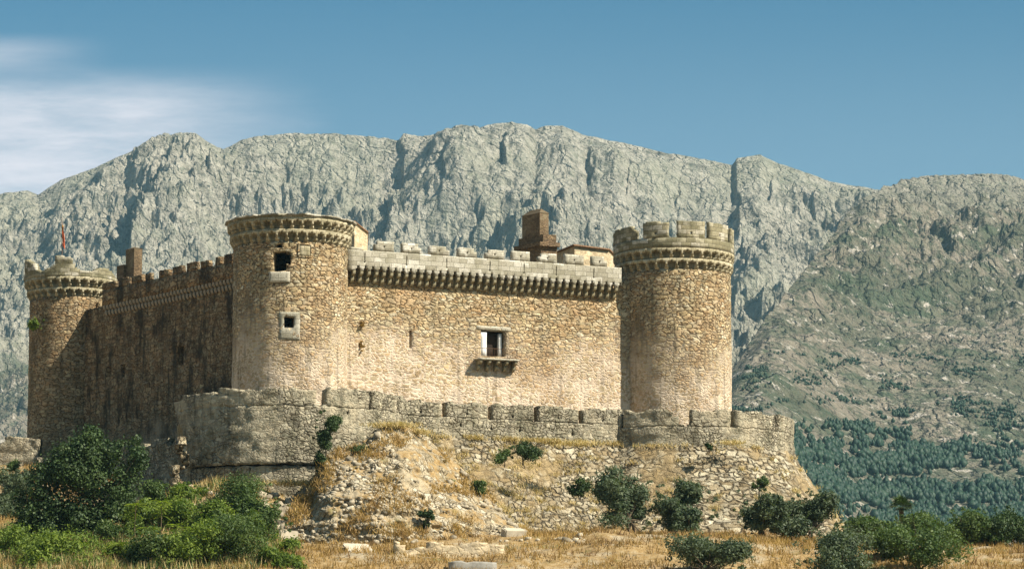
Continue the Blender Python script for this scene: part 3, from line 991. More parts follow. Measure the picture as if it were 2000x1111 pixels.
# ---- round towers
def disc(name, C, r, z, mat, parent, n=48, th=.3, jag=0.):
    a = np.linspace(0, 2 * math.pi, n, endpoint=False)
    rr = r + (vnoise2(a * 9, a * 0 + 3.1, 4) * jag if jag else 0)
    ring = np.stack([C[0] + rr * np.cos(a), C[1] + rr * np.sin(a)], -1)
    hz = vnoise2(a * 7, a * 0 + 8., 9) * jag * .5 if jag else 0 * a
    V = np.vstack([np.c_[ring, z - th + hz], np.c_[ring, z + hz], [[C[0], C[1], z + .02]], [[C[0], C[1], z - th]]])
    f = []
    uv = []
    for k in range(n):
        k2 = (k + 1) % n
        f += [(k, k2, n + k2, n + k), (n + k, n + k2, 2 * n), (k2, k, 2 * n + 1)]
    for ff in f:
        for q in ff:
            uv.append((V[q][0] + V[q][1] * .3, V[q][2] + V[q][1] * .6))
    return mesh_obj(name, V, f, mat, parent, uv=uv)


def frieze(tw, cyl, parent, ncell, z0, z1, z2, d0, d1, d2, base_w=0., seed=50, phase=0.):
    """double row of lobed corbel arcades; z0 bottom, z1 between rows, z2 top"""
    circ = 2 * math.pi * cyl.R
    pt = circ / ncell
    names = []
    for row, (za, zb, wi, wo) in enumerate(((z0, z1, d0, d1), (z1, z2, d0 + (d1 - d0) * .6, d2))):
        off = phase + (0 if row == 0 else .5)
        h = zb - za
        us_ = np.linspace(-circ / 2, circ / 2, ncell * 10 + 1)
        zs_ = za + h * np.array([0, .14, .30, .42, .55, .68, .80, 1.0])

        def D(U, Z, za=za, h=h, wi=wi, wo=wo, off=off):
            c = ((U / pt + off) % 1.0) - .5          # 0 = middle of cavity
            a = np.abs(c)
            t_ = (Z - za) / h
            d = np.full_like(U, wo)
            br = wi + (wo - wi) * np.interp(t_, [0, .14, .3, .42, 1], [.1, .3, .5, 1, 1])
            d = np.where(t_ < .55, br, d)
            cav = ((t_ < .30) & (a < .31)) | ((t_ >= .30) & (t_ < .66) & (a < .36)) | ((t_ >= .68) & (t_ < .80) & (a < .14))
            d = np.where(cav, wi - .42, d)
            return d
        relief('corbel_frieze', cyl, us_, zs_, D, .75, M['frieze'], parent, wrap=True, amp=.015, amp_fine=.02, seed=seed + row)


def tower_body(cyl, z0, z1, holes_, mat, seed, step=.42, label=None):
    circ = 2 * math.pi * cyl.R
    us_ = cuts(-circ / 2, circ / 2, step, group_cuts(holes_, 0))
    zs_ = cuts(z0, z1, .45, group_cuts(holes_, 1))
    o = relief('round_tower', cyl, us_, zs_, lambda U, Z: inbox(U, Z, holes_, -1.2, 0.), 1.2, mat, castle, wrap=True, amp=.06, amp_fine=.025, seed=seed)
    if label:
        o['label'] = label
    return o


def zc_(cyl, px, py, w_=0.):
    return cyl.z_at(px, py, w_)


# tower A (centre)
ha = []
uw0, uw1 = TA.u_at(531), TA.u_at(557)
ha.append((uw0, uw1, zc_(TA, 545, 530), zc_(TA, 545, 492)))
ha.append((uw1 - .05, TA.u_at(565), zc_(TA, 555, 515), zc_(TA, 555, 495)))
ha.append((TA.u_at(537), TA.u_at(548), zc_(TA, 545, 484), zc_(TA, 545, 477)))
ha.append((TA.u_at(553), TA.u_at(572.5), zc_(TA, 563, 640), zc_(TA, 563, 619)))
ha.append((TA.u_at(620.5), TA.u_at(623.5), zc_(TA, 622, 486), zc_(TA, 622, 478)))
zA0, zA1, zA2, zA3 = zc_(TA, 562, 471), zc_(TA, 562, 447, .25), zc_(TA, 562, 424, .5), zc_(TA, 562, 416.5, .78)
ta = tower_body(TA, BASE, zA0, ha, M['tower'], 61, label='nearest round tower with two dark windows and a flat ruined top')
frieze(ta, TA, ta, 38, zA0 + .003, zA1, zA2, .0, .38, .64)
circ = 2 * math.pi * RA
relief('parapet', Off(TA, .64), np.linspace(-circ / 2, circ / 2, 120), np.array([zA2 + .003, zA2 + .12, zA3 - .16]), lambda U, Z: 0 * U, .7, M['ashlar_dark'], ta, wrap=True, amp=.03, seed=66)


class JagCyl(Cyl):
    pass


def cop():
    us_ = np.linspace(-circ / 2, circ / 2, 200)
    def D(U, Z):
        return .12 * vnoise2(U * 1.3, U * 0 + 2, 5) * np.ones_like(U)
    return relief('coping', Off(TA, .82), us_, np.array([zA3 - .155, zA3]), D, .95, M['ashlar'], ta, wrap=True, amp=.06, amp_fine=.05, seed=67)


cop()
disc('tower_roof', CA, RA + .4, zA3 - .25, M['ashlar'], ta, th=.3)
# dressed surrounds
def panel_on(cyl, name, u0, u1, z0, z1, mat, parent, out=.03, holes_=(), th=.2, amp=.008):
    us_ = cuts(u0, u1, .3, group_cuts(holes_, 0)); zs_ = cuts(z0, z1, .3, group_cuts(holes_, 1))
    return relief(name, Off(cyl, out), us_, zs_, lambda U, Z: inbox(U, Z, holes_, -9., 0.), th, mat, parent, amp=amp, amp_fine=amp)


panel_on(TA, 'window_sill', TA.u_at(524), TA.u_at(564), zc_(TA, 545, 552), zc_(TA, 545, 531), M['pale'], ta, .12)
h3 = ha[3]
panel_on(TA, 'window_surround', TA.u_at(544), TA.u_at(584), zc_(TA, 563, 664), zc_(TA, 563, 609), M['ashlar'], ta, .03, [h3], amp=.015)
pu0, pu1, pz0, pz1 = TA.u_at(581.5), TA.u_at(603), zc_(TA, 592, 500.5), zc_(TA, 592, 479)
panel_on(TA, 'plaque_frame', pu0 - .16, pu1 + .16, pz0 - .1, pz1 + .16, M['tower'], ta, .08, [(pu0, pu1, pz0, pz1)])
panel_on(TA, 'plaque', pu0 + .002, pu1 - .002, pz0 + .002, pz1 - .002, M['frieze'], ta, .04)

# tower C (right)
zC0, zC1, zC2 = zc_(TC, 1320, 525), zc_(TC, 1320, 504, .2), zc_(TC, 1320, 483, .38)
zCs, zCt = zc_(TC, 1320, 463, .38), zc_(TC, 1320, 431, .38)
tcn = tower_body(TC, BASE, zC0, [], M['tower'], 71, label='right hand round tower with a crenellated parapet')
frieze(tcn, TC, tcn, 36, zC0 + .003, zC1, zC2, -.04, .28, .40, seed=55)
TCp = Off(TC, .38)
circ = 2 * math.pi * RC
relief('parapet', TCp, np.linspace(-circ / 2, circ / 2, 100), cuts(zC2 + .003, zCs, .35), lambda U, Z: 0 * U, .5, M['ashlar_dark'], tcn, wrap=True, amp=.03, amp_fine=.035, seed=72)
disc('tower_roof', CC, RC + .1, zCs - 1.0, M['ashlar'], tcn, th=.3)
def cu(px):
    return TC.u_at(px, .38)
gapsC = [(1245, 1259), (1309, 1324), (1378.5, 1386.5), (1424, 1431)]
edges = [(TC.phi - R(100)) * RC] + [cu(p) for g in gapsC for p in g] + [(TC.phi + R(100)) * RC]
mer = [(edges[k], edges[k + 1]) for k in range(0, len(edges), 2)]
back0, back1 = edges[-1] + .7, edges[0] + circ - .7
nb_ = 4
mer += [(back0 + k * (back1 - back0) / nb_, back0 + (k + 1) * (back1 - back0) / nb_ - .8) for k in range(nb_)]
for k, (ua, ub) in enumerate(mer):
    hb = [((ua + ub) / 2 - .1, (ua + ub) / 2 + .1, zCs + .35, zCs + .6)] if 0 < k < 4 else []
    tp = zCt - (.28 if k == 0 else 0) - (.12 if k == 4 else 0)

    def Dm(U, Z, ua=ua, ub=ub, hb=hb, k=k, tp=tp):
        d = inbox(U, Z, hb, -9., 0.)
        tt = tp - .35 * np.clip(vnoise2(U * 1.5 + k * 7, U * 0, 3), 0, 1)
        if k == 0:
            d = np.where((U > ub - .8) & (Z > tp - .75 + .8 * ((ub - U) / .8)), -9., d)
        return np.where(Z > tt, -9., d)
    relief('merlon', TCp, cuts(ua, ub, .3, group_cuts(hb, 0)), cuts(zCs + .003, tp, .17, group_cuts(hb, 1)), Dm, .5, M['ashlar_dark'], tcn, amp=.03, amp_fine=.035, seed=80 + k)

# tower L (far left)
zL0, zL1, zL2 = zc_(TL, 130, 578), zc_(TL, 130, 560, .3), zc_(TL, 130, 539, .65)
zLt = zc_(TL, 130, 523, .65)
hL = [(TL.u_at(180), TL.u_at(194), zc_(TL, 187, 742), zc_(TL, 187, 716)), (TL.u_at(183), TL.u_at(190), zc_(TL, 186, 603), zc_(TL, 186, 592))]
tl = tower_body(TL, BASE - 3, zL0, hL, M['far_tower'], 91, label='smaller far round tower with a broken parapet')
frieze(tl, TL, tl, 30, zL0 + .003, zL1, zL2, .0, .35, .65, seed=58)
circ = 2 * math.pi * RL
lt = np.array([(36, 512), (44, 510), (52, 514), (60, 517), (66, 528), (78, 533), (86, 524), (100, 520), (104, 500), (112, 497), (122, 501), (134, 503), (141, 518), (150, 526), (175, 529), (190, 522), (205, 525), (214, 529), (224, 545)], float)


def topL(U):
    a = U / RL - TL.phi
    px_ = 1000 + F * .995 * CL[0] / CL[1] + (RL + .65) * F * .995 / CL[1] * np.sin(a)
    py_ = np.interp(px_, lt[:, 0], lt[:, 1])
    Yf = CL[1] - (RL + .65) * np.cos(a)
    z = tan_e(py_) * Yf
    fr_ = np.cos(a) > -.15
    return np.where(fr_, z, zLt - .3 + .5 * vnoise2(U * .8, U * 0, 2))


relief('parapet', Off(TL, .65), np.linspace(-circ / 2, circ / 2, 130), cuts(zL2 + .003, zLt + 2.2, .16), lambda U, Z: np.where(Z > topL(U), -9., 0.) + 0 * U, .7, M['ashlar_dark'], tl, wrap=True, amp=.06, amp_fine=.06, seed=93)
disc('tower_roof', CL, RL + .2, zL2 + .1, M['ashlar'], tl, th=.3)


# ---- buildings, chimneys rising inside the castle
def world_frame(px, Y, ex=e1, en=n1v):
    x = (px - 1000) / F / .995 * Y
    return Plane((x, Y), ex, en)


def tiled_roof(name, ring, apex, over, parent, thick=.14):
    ring = np.array(ring)
    c = ring.mean(0)
    out = c + (ring - c) * over
    n = len(ring)
    V = np.vstack([out - [0, 0, thick], out, [apex]])
    f = [(k, (k + 1) % n, n + (k + 1) % n, n + k) for k in range(n)] + [(n + k, n + (k + 1) % n, 2 * n) for k in range(n)] + [tuple(range(n))[::-1]]
    return mesh_obj(name, V, f, M['tile'], parent)


def poly_block(name, ring_xy, z0, z1, mat, parent):
    n = len(ring_xy)
    V = [(x, y, z0) for x, y in ring_xy] + [(x, y, z1) for x, y in ring_xy]
    f, uv = [], []
    acc = 0
    for k in range(n):
        k2 = (k + 1) % n
        L = math.dist(ring_xy[k], ring_xy[k2])
        f.append((k, k2, n + k2, n + k)); uv += [(acc, z0), (acc + L, z0), (acc + L, z1), (acc, z1)]
        acc += L
    f.append(tuple(range(n, 2 * n))); uv += [(V[q][0], V[q][1]) for q in range(n, 2 * n)]
    return mesh_obj(name, np.array(V), f, mat, parent, uv=uv)


def sq(c, a, b, ex=e1, ey=-n1v):
    c = np.array(c, float)
    return [tuple(c - ex * a / 2 - ey * b / 2), tuple(c + ex * a / 2 - ey * b / 2), tuple(c + ex * a / 2 + ey * b / 2), tuple(c - ex * a / 2 + ey * b / 2)]


def xy(px, Y):
    return np.array([(px - 1000) / F / .995 * Y, Y])


# big stepped chimney: shaded side towards the left
Yk = 352.
ch = poly_block('chimney', sq(xy(1052, Yk), 1.9, 3.7, e1, e2), 40, tan_e(478) * Yk, M['brick'], castle)
poly_block('chimney_ledge', sq(xy(1049, Yk), 2.35, 4.6, e1, e2), tan_e(486) * Yk, tan_e(478) * Yk + .004, M['brick'], ch)
poly_block('chimney_cornice', sq(xy(1050, Yk), 1.55, 4.3, e1, e2), tan_e(478) * Yk + .005, tan_e(463) * Yk, M['brick'], ch)
st = poly_block('chimney_stack', sq(xy(1046, Yk), 1.05, 3.1, e1, e2), tan_e(463) * Yk + .002, tan_e(420) * Yk, M['brick'], ch)
rg = [(x, y, tan_e(420) * Yk) for x, y in sq(xy(1046, Yk), 1.15, 3.2, e1, e2)]
zr = tan_e(410) * Yk
cc_ = np.mean(np.array(rg), 0)
r1 = np.append(cc_[:2] + e2 * .9, zr + .05); r2 = np.append(cc_[:2] - e2 * 1.0, zr)
mesh_obj('chimney_cap', np.vstack([np.array(rg) + [0, 0, .003], r1, r2]), [(3, 2, 1, 0), (0, 1, 5), (2, 3, 4), (1, 2, 4, 5), (3, 0, 5, 4)], M['brick'], ch)
# left chimney beside the far tower
Yk2 = 372.
c2 = poly_block('chimney', sq(xy(257, Yk2), .95, 1.85, e1, e2), 40, tan_e(487) * Yk2, M['brick'], castle)
poly_block('chimney_base', sq(xy(236, Yk2 + 1), .7, 1.5, e1, e2), 40, tan_e(516) * Yk2, M['brick'], c2)
mesh_obj('chimney_cap', np.vstack([np.array([(x, y, tan_e(487) * Yk2 + .003) for x, y in sq(xy(257, Yk2), 1.05, 1.95, e1, e2)]), [[*xy(257, Yk2), tan_e(482.5) * Yk2]]]),
         [(3, 2, 1, 0), (0, 1, 4), (1, 2, 4), (2, 3, 4), (3, 0, 4)], M['brick'], c2)
# polygonal tiled pavilion behind the wall
Yp = 358.
pr = [xy(1076, 360), xy(1123, 353), xy(1190, 356), xy(1206, 362), xy(1180, 368), xy(1110, 368)]
zp = tan_e(484) * 355
pv_ = poly_block('pavilion', [tuple(p) for p in pr], 40, zp, M['plaster'], castle)
tiled_roof('roof', [(p[0], p[1], zp + .02) for p in pr], (*np.mean(pr, 0), zp + .55), 1.06, pv_)
# pavilion beside the nearest tower
pr = [xy(672, 346), xy(690, 336.5), xy(716, 340), xy(716, 346), xy(690, 350)]
zp2 = tan_e(447) * 338
p2 = poly_block('pavilion', [tuple(p) for p in pr], 40, zp2, M['plaster'], castle)
zr_ = [zp2 + .8, zp2 + .55, zp2 + .02, zp2 + .02, zp2 + .8]
pr3 = [(p[0], p[1], z) for p, z in zip(pr, zr_)]
tiled_roof('roof', pr3, (*np.mean(pr, 0), zp2 + .75), 1.08, p2, .12)
V = np.array([(p[0], p[1], zp2) for p in pr] + [(p[0], p[1], z - .02) for p, z in zip(pr, zr_)])
f = [(k, (k + 1) % 5, 5 + (k + 1) % 5, 5 + k) for k in range(5)]
mesh_obj('gable', V, f, M['plaster'], p2, uv=np.array([(V[q][0], V[q][2]) for ff in f for q in ff]))

# ------------------------------------------------------------------ outer wall with two bastions
OW = 6.0
WR = Plane(CA + n1v * (1.2 + OW), e1, n1v)
BA, BC = Cyl(CA, 12.0), Cyl(CC, 12.45)
outer = empty('outer_wall', (0, 325, 24), 'weathered low outer wall with two round bastions ringing the castle', 'wall')
TH = 1.1


def keyholes(fr, pxs, py, w_=0.):
    r = []
    for p, q in pxs:
        u_ = fr.u_at(p, w_); z_ = fr.z_at(p, q, w_)
        r += [(u_ - .05, u_ + .05, z_ + .1, z_ + .6), (u_ - .12, u_ + .12, z_ - .12, z_ + .12)]
    return r


# wall run between bastions
ua_, ub_ = WR.u_at(780), WR.u_at(1216)
zR_top = (WR.z_at(870, 783) + WR.z_at(1200, 799)) / 2
zR_sill = zR_top - 1.6
zR_foot = WR.z_at(1000, 862)
kh = keyholes(WR, [(1016, 841), (900, 830), (1118, 848), (960, 836)], 0)
us = cuts(ua_, ub_, .5, group_cuts(kh, 0)); zs = cuts(zR_foot - 1, zR_sill, .45, group_cuts(kh, 1))
run = relief('wall_run', WR, us, zs, lambda U, Z: inbox(U, Z, kh, -9., 0.), TH, M['outer'], outer, amp=.08, amp_fine=.03, seed=101)
slits = [775, 868, 958, 1047.5, 1135]
eg = [ua_] + [v for p in slits[1:] for v in (WR.u_at(p) - .32, WR.u_at(p) + .22)] + [ub_]
for k in range(0, len(eg), 2):
    a, b = eg[k], eg[k + 1]
    um = (a + b) / 2
    hb = [(um - .05, um + .05, zR_sill + .45, zR_sill + .9), (um - .11, um + .11, zR_sill + .25, zR_sill + .46)]
    relief('merlon', WR, cuts(a, b, .35, group_cuts(hb, 0)), cuts(zR_sill + .003, zR_top, .2, group_cuts(hb, 1)),
           lambda U, Z, hb=hb, k=k: np.where(Z > zR_top - .3 * np.clip(vnoise2(U * 1.1 + 9 * k, U * 0, 8), 0, 1), -9., inbox(U, Z, hb, -9., 0.)), TH, M['outer'], run, amp=.08, amp_fine=.03, seed=101)

# left bastion (round the nearest tower), broken off at its left end
tA = lambda px: BA.u_at(px)
zB_top = BA.z_at(560, 757)
zB_foot = BA.z_at(520, 905)
zB_sill = zB_top - 1.7
ub0 = (BA.phi - R(96)) * BA.R
ub1 = math.atan2(9.6, 7.2) * BA.R + (-math.atan2(-n1v[0], -n1v[1]) * 0)
phi_n1 = math.atan2(n1v[0], -n1v[1])
ub1 = (phi_n1 + math.acos(7.2 / 12.0)) * BA.R
kb = keyholes(BA, [(676, 806)], 0)


def topA(U):
    a = U / BA.R - BA.phi
    pxu = 1000 + F * .995 * CA[0] / CA[1] + 12 * F * .995 / CA[1] * np.sin(a)
    dip = np.interp(pxu, [320, 330, 358, 362, 420, 424, 428, 432, 475, 480, 486, 600, 615, 618, 634, 637, 800], [1.7, .9, .55, .25, .15, .5, .5, .0, .05, .45, .1, .1, .2, 1.5, 1.5, 0, 0])
    return zB_top - dip + .12 * vnoise2(U * 2.1, U * 0, 12)


# left of this the lower part of the wall has fallen: ragged end face
def cutA(U, Z):
    zr_ = (Z - zB_foot) / (zB_top - zB_foot)
    edge = np.interp(zr_, [-.1, .0, .15, .3, .45, .62, .8, 1.], [tA(371), tA(370), tA(368), tA(367), tA(362), tA(352), tA(347), tA(338)])
    return U < edge + .35 * vnoise2(Z * 1.7, Z * 0, 17) * (zr_ < .6)


sA = [(tA(720) - .25, tA(720) + .2), (tA(775) - .3, tA(775) + .22)]
bzs = cuts(zB_foot, zB_top + .15, .18, group_cuts(kb, 1))
bus = cuts(ub0, ub1, .33, [v for s_ in sA for v in s_] + group_cuts(kb, 0))
ba = relief('bastion', BA, bus, cuts(zB_foot, zB_sill, .25, group_cuts(kb, 1)), lambda U, Z: np.where((Z > topA(U)) | cutA(U, Z), -9., inbox(U, Z, kb, -9., 0.)), 1.3, M['outer'], outer, amp=.10, amp_fine=.05, seed=131)
ba['label'] = 'left bastion with a broken left end and a long crack near its foot'
segs = [(ub0, tA(634)), (tA(634), sA[0][0]), (sA[0][1], sA[1][0]), (sA[1][1], ub1)]
for k, (a, b) in enumerate(segs):
    relief('merlon', BA, cuts(a, b, .33), cuts(zB_sill + .002, zB_top + .15, .17), lambda U, Z: np.where((Z > topA(U)) | cutA(U, Z), -9., 0.), 1.3, M['outer'], ba, amp=.10, amp_fine=.05, seed=131)
# lower drum, set back under the crack
ud = tA(372)
hslit = [(tA(490) - .1, tA(490) + .1, BA.z_at(490, 925), BA.z_at(490, 912))]
relief('bastion_foot', Off(BA, -.28), cuts(ud, ub1, .4, group_cuts(hslit, 0)), cuts(22, zB_foot - .16, .3, group_cuts(hslit, 1)), lambda U, Z: inbox(U, Z, hslit, -9, 0.), 1.2, M['outer'], ba, amp=.10, amp_fine=.05, seed=141)
relief('crack_shade_strip', Off(BA, -.75), cuts(ud + .3, ub1, .8), cuts(zB_foot - .3, zB_foot + .4, .35), lambda U, Z: 0 * U, .4, M['dark'], ba, amp=.0, amp_fine=.0)  # dark strip behind the crack, painted shade under the overhang
# fallen end: ragged pillar of exposed core
def rag(name, fr, u0, u1, z0, z1, T, seed, mat, parent, w0=0.):
    return relief(name, Off(fr, w0), cuts(u0, u1, .2), cuts(z0, z1, .2), lambda U, Z: np.where(vnoise2(U * 1.3 + seed, Z * 1.1, seed) + .9 * (1 - np.abs((U - (u0 + u1) / 2) / ((u1 - u0) / 2))) > .25, .25 * vnoise2(U * 2, Z * 2, seed + 2), -9.), T, mat, parent, amp=.12, amp_fine=.08, seed=seed)


PBC = Plane(P(338, 900, 319.6)[:2], np.array([.92, .39]), np.array([.39, -.92]))
rag('broken_core', PBC, 0., 1.25, float(P(350, 975, 320)[2]), float(P(350, 908, 320)[2]), 1.3, 151, M['talus'], ba)
rag('broken_core', PBC, .5, 1.55, float(P(350, 914, 320)[2]), float(P(350, 852, 320)[2]), 1.1, 157, M['talus'], ba)

# right bastion (round the right tower) on its battered base
zD_top = BC.z_at(1380, 799)
zD_sill = zD_top - 1.75
zD_foot = BC.z_at(1380, 872)
uc0 = (phi_n1 - math.acos(7.2 / 12.45)) * BC.R
uc1 = (BC.phi + R(125)) * BC.R
kc = keyholes(BC, [(1470, 826), (1503, 855)], 0)
bc_ = relief('bastion', BC, cuts(uc0 - 1.2, uc1, .45, group_cuts(kc, 0)), cuts(zD_foot - .6, zD_sill, .35, group_cuts(kc, 1)), lambda U, Z: inbox(U, Z, kc, -9., 0.), 1.3, M['outer'], outer, amp=.09, amp_fine=.04, seed=161)
bc_['label'] = 'right bastion with narrow crenels on a battered base'
cD = lambda px: BC.u_at(px)
gD = [(cD(1217) - .1, cD(1217) + .25), (cD(1425) - .12, cD(1425) + .42), (cD(1509) - .05, cD(1509) + .7), (cD(1546) - .1, cD(1546) + .7)]
eD = [uc0 - 1.2] + [v for g in gD for v in g] + [uc1]
for k in range(0, len(eD), 2):
    a, b = eD[k], eD[k + 1]
    um = (a + b) / 2

    def Dd(U, Z, k=k, a=a, b=b):
        tt = zD_top - .28 * np.clip(vnoise2(U * 1.0 + k, U * 0, 22), 0, 1)
        if k == 2:
            c = (U - cD(1338)) / .55
            tt = np.where((U > cD(1312)) & (U < cD(1340)), zD_top - .7, tt)
            tt = np.where(np.abs(c) < 1, zD_sill + .3 * np.abs(c), tt)
        return np.where(Z > tt, -9., 0.)
    relief('merlon', BC, cuts(a, b, .3), cuts(zD_sill + .003, zD_top, .19), Dd, 1.3, M['outer'], bc_, amp=.09, amp_fine=.04, seed=161)
# battered base of bastion and run
zbot = 19.0
def flare(z, z1, k=.62):
    t_ = np.clip(z1 - z, 0, None)
    return k * t_ + .018 * t_ ** 2


relief('battered_base', BC, cuts(uc0 - 9, uc1, .5), cuts(zbot, zD_foot + .1, .35), lambda U, Z: 0 * U, 1.5, M['talus'], bc_, amp=.12, amp_fine=.07, nfreq=1.1, seed=181,
       wfun=lambda u, z: flare(z, zD_foot) * .92 + .1)
relief('battered_base', WR, cuts(WR.u_at(770), ub_ + 3, .5), cuts(zbot, zR_foot + .1, .35), lambda U, Z: 0 * U, 1.5, M['talus'], run, amp=.14, amp_fine=.08, nfreq=1.0, seed=182,
       wfun=lambda u, z: flare(z, zR_foot, .55) + .1)
# filled terrace between the outer wall and the castle
tr = []
for th_ in np.linspace(phi_n1 - R(178) + R(10), phi_n1 + R(53), 40):
    tr.append(BA(np.array(th_ * BA.R), -.9, 0.)[:2])
for th_ in np.linspace(phi_n1 - R(54), phi_n1 + R(120), 40):
    tr.append(BC(np.array(th_ * BC.R), -.9, 0.)[:2])
tr = [tuple(p) for p in tr]
ter = poly_block('terrace', tr, 20, zR_sill - 1.0, M['hill'], None)
tag(ter, 'flat earth terrace between the outer wall and the castle', 'ground', kind='structure')

pa_, pb_ = P(352, 900, 323.5)[:2], P(70, 900, 347)[:2]
ee = (pb_ - pa_) / np.linalg.norm(pb_ - pa_)
WQ = Plane(pa_, -ee, np.array([ee[1], -ee[0]]) * (-1 if ee[0] * 0 + (-ee[0]) < 0 else 1))
WQ = Plane(pa_, ee, np.array([-abs(ee[1]), -abs(ee[0])]))
zq = tan_e(872) * 335
relief('wall_run', WQ, cuts(-1.5, float(np.linalg.norm(pb_ - pa_)), .4), cuts(21, zq, .25), lambda U, Z: np.where(Z > zq - .8 * np.clip(vnoise2(U * .5, U * 0, 41) + .2, 0, 1), -9., 0.), 1.2, M['outer'], outer, amp=.1, amp_fine=.06, seed=199)

# ruined low wall at the far left
WX = Plane((-59, 350), np.array([1., -.12]) / math.hypot(1, .12), np.array([-.12, -1.]) / math.hypot(1, .12))
uxa, uxb = WX.u_at(-120), WX.u_at(76)
zx = WX.z_at(60, 852)
rw = empty('ruined_wall', (-55, 349, 26), 'stub of ruined stone wall at the hill edge left of the far tower', 'wall')
relief('wall_stub', WX, cuts(uxa, uxb, .3), cuts(22, zx, .2), lambda U, Z: np.where(Z > zx - .25 * np.clip(vnoise2(U * 1.2, U * 0, 31), 0, 1) - np.where((U < WX.u_at(8)), .6, 0) - np.where(U < WX.u_at(2), .5, 0), -9., 0.), 1.6, M['outer'], rw, amp=.12, amp_fine=.07, seed=191)

# flag on the far tower
fp = P(122, 505, 362)
flag = empty('flag', fp, 'limp red flag on a thin pole above the far tower', 'flag')
tubes('pole', [(fp - [0, 0, 1.5], P(121, 425, 362), .05, .035)], M['iron'], flag)
def flagmesh():
    nu_, nz_ = 8, 26
    top = P(121, 437, 362)[2]; bot = P(121, 480, 362)[2]
    V = []
    for i_ in range(nz_):
        t_ = i_ / (nz_ - 1)
        z = top + (bot - top) * t_
        wdt = .10 + .24 * math.sin(min(1, t_ * 1.3) * math.pi * .75)
        for j in range(nu_):
            s_ = j / (nu_ - 1)
            V.append((fp[0] - .05 + s_ * wdt * .8 - .06 * math.sin(t_ * 5), fp[1] + .16 * math.sin(s_ * 11 + t_ * 3), z - s_ * .35))
    f = [(i_ * nu_ + j, i_ * nu_ + j + 1, (i_ + 1) * nu_ + j + 1, (i_ + 1) * nu_ + j) for i_ in range(nz_ - 1) for j in range(nu_ - 1)]
    o = mesh_obj('cloth', np.array(V), f, None, flag, mats=[flat('red_cloth', (.42, .09, .035), .8, .1), flat('yellow_cloth', (.70, .38, .04), .8, .1)],
                 mi=[1 if (k % (nu_ - 1)) == 3 else 0 for k in range(len(f))])
    md = o.modifiers.new('thick', 'SOLIDIFY'); md.thickness = .01


flagmesh()

# ------------------------------------------------------------------ rubble bank (collapsed masonry in front of the wall)
def bank():
    top = np.array([(596, 960, 316.5), (628, 935, 315.8), (638, 885, 315.6), (700, 868, 316.4), (730, 832, 317.6), (790, 828, 319.2), (840, 858, 322.0), (890, 905, 322.6), (950, 960, 321), (1010, 1030, 318.5), (1060, 1060, 317)], float)
    bot = np.array([(540, 1065, 307), (600, 1062, 305), (640, 1060, 304), (690, 1058, 303.5), (740, 1058, 303.5), (790, 1060, 304), (840, 1060, 305), (890, 1062, 306.5), (950, 1065, 308.5), (1010, 1066, 311), (1060, 1070, 313)], float)
    nu_, nv = 240, 130
    k = np.linspace(0, len(top) - 1, nu_)
    ii = np.arange(len(top))
    tp = np.array([np.interp(k, ii, top[:, c]) for c in range(3)]).T
    bt = np.array([np.interp(k, ii, bot[:, c]) for c in range(3)]).T
    # smooth the section curves
    for arr in (tp, bt):
        for c in range(3):
            arr[:, c] = np.convolve(np.pad(arr[:, c], 6, 'edge'), np.ones(13) / 13, 'valid')
    tp3 = np.array([P(*r) for r in tp]); bt3 = np.array([P(*r) for r in bt])
    v = np.linspace(-.12, 1.0, nv)[None, :, None]
    g = np.clip(v, 0, 1)
    gs = g ** 1.15
    V = bt3[:, None] * (1 - gs) + tp3[:, None] * gs
    # top folds back into the wall, bottom below the ground
    V[..., 1] = np.where(v[..., 0] < 0, V[..., 1] + v[..., 0] * 18, V[..., 1])
    V[..., 2] = np.where(v[..., 0] < 0, V[..., 2] + v[..., 0] * 10, V[..., 2])
    bulge = np.sin(np.clip(v[..., 0], 0, 1) * math.pi)
    V[..., 1] -= bulge * 1.0
    V[..., 2] += bulge * .5
    n1_ = fbm(V[..., 0] / 3.2, V[..., 2] / 2.2, 4, 201)
    n2_ = fbm(V[..., 0] / .75, V[..., 2] / .5, 3, 205, .6)
    led = np.abs(((V[..., 2] + n1_ * .6) / 1.5) % 1 - .5)
    V[..., 1] += -n1_ * .55 - n2_ * .20 + led * .7
    V[..., 2] += n1_ * .15
    # back skirt
    bk = V[:, -1:, :] + np.array([0, 4.5, -.25])
    V = np.concatenate([V, bk], 1)
    nv += 1
    i_ = np.arange(nu_ * nv).reshape(nu_, nv)
    Fc = np.stack([i_[:-1, :-1], i_[1:, :-1], i_[1:, 1:], i_[:-1, 1:]], -1).reshape(-1, 4)
    o = mesh_obj('rubble_slope', V.reshape(-1, 3), Fc, M['rubble'])
    tag(o, 'steep bank of collapsed masonry and dry weeds below the outer wall', 'rubble slope', kind='structure')
    return V


BV = bank()
exec_veg = True

# ------------------------------------------------------------------ loose stones
def ico():
    t = (1 + 5 ** .5) / 2
    v = np.array([(-1, t, 0), (1, t, 0), (-1, -t, 0), (1, -t, 0), (0, -1, t), (0, 1, t), (0, -1, -t), (0, 1, -t), (t, 0, -1), (t, 0, 1), (-t, 0, -1), (-t, 0, 1)], float)
    v /= np.linalg.norm(v[0])
    f = np.array([(0, 11, 5), (0, 5, 1), (0, 1, 7), (0, 7, 10), (0, 10, 11), (1, 5, 9), (5, 11, 4), (11, 10, 2), (10, 7, 6), (7, 1, 8), (3, 9, 4), (3, 4, 2), (3, 2, 6), (3, 6, 8), (3, 8, 9), (4, 9, 5), (2, 4, 11), (6, 2, 10), (8, 6, 7), (9, 8, 1)])
    return v, f


IV, IF = ico()


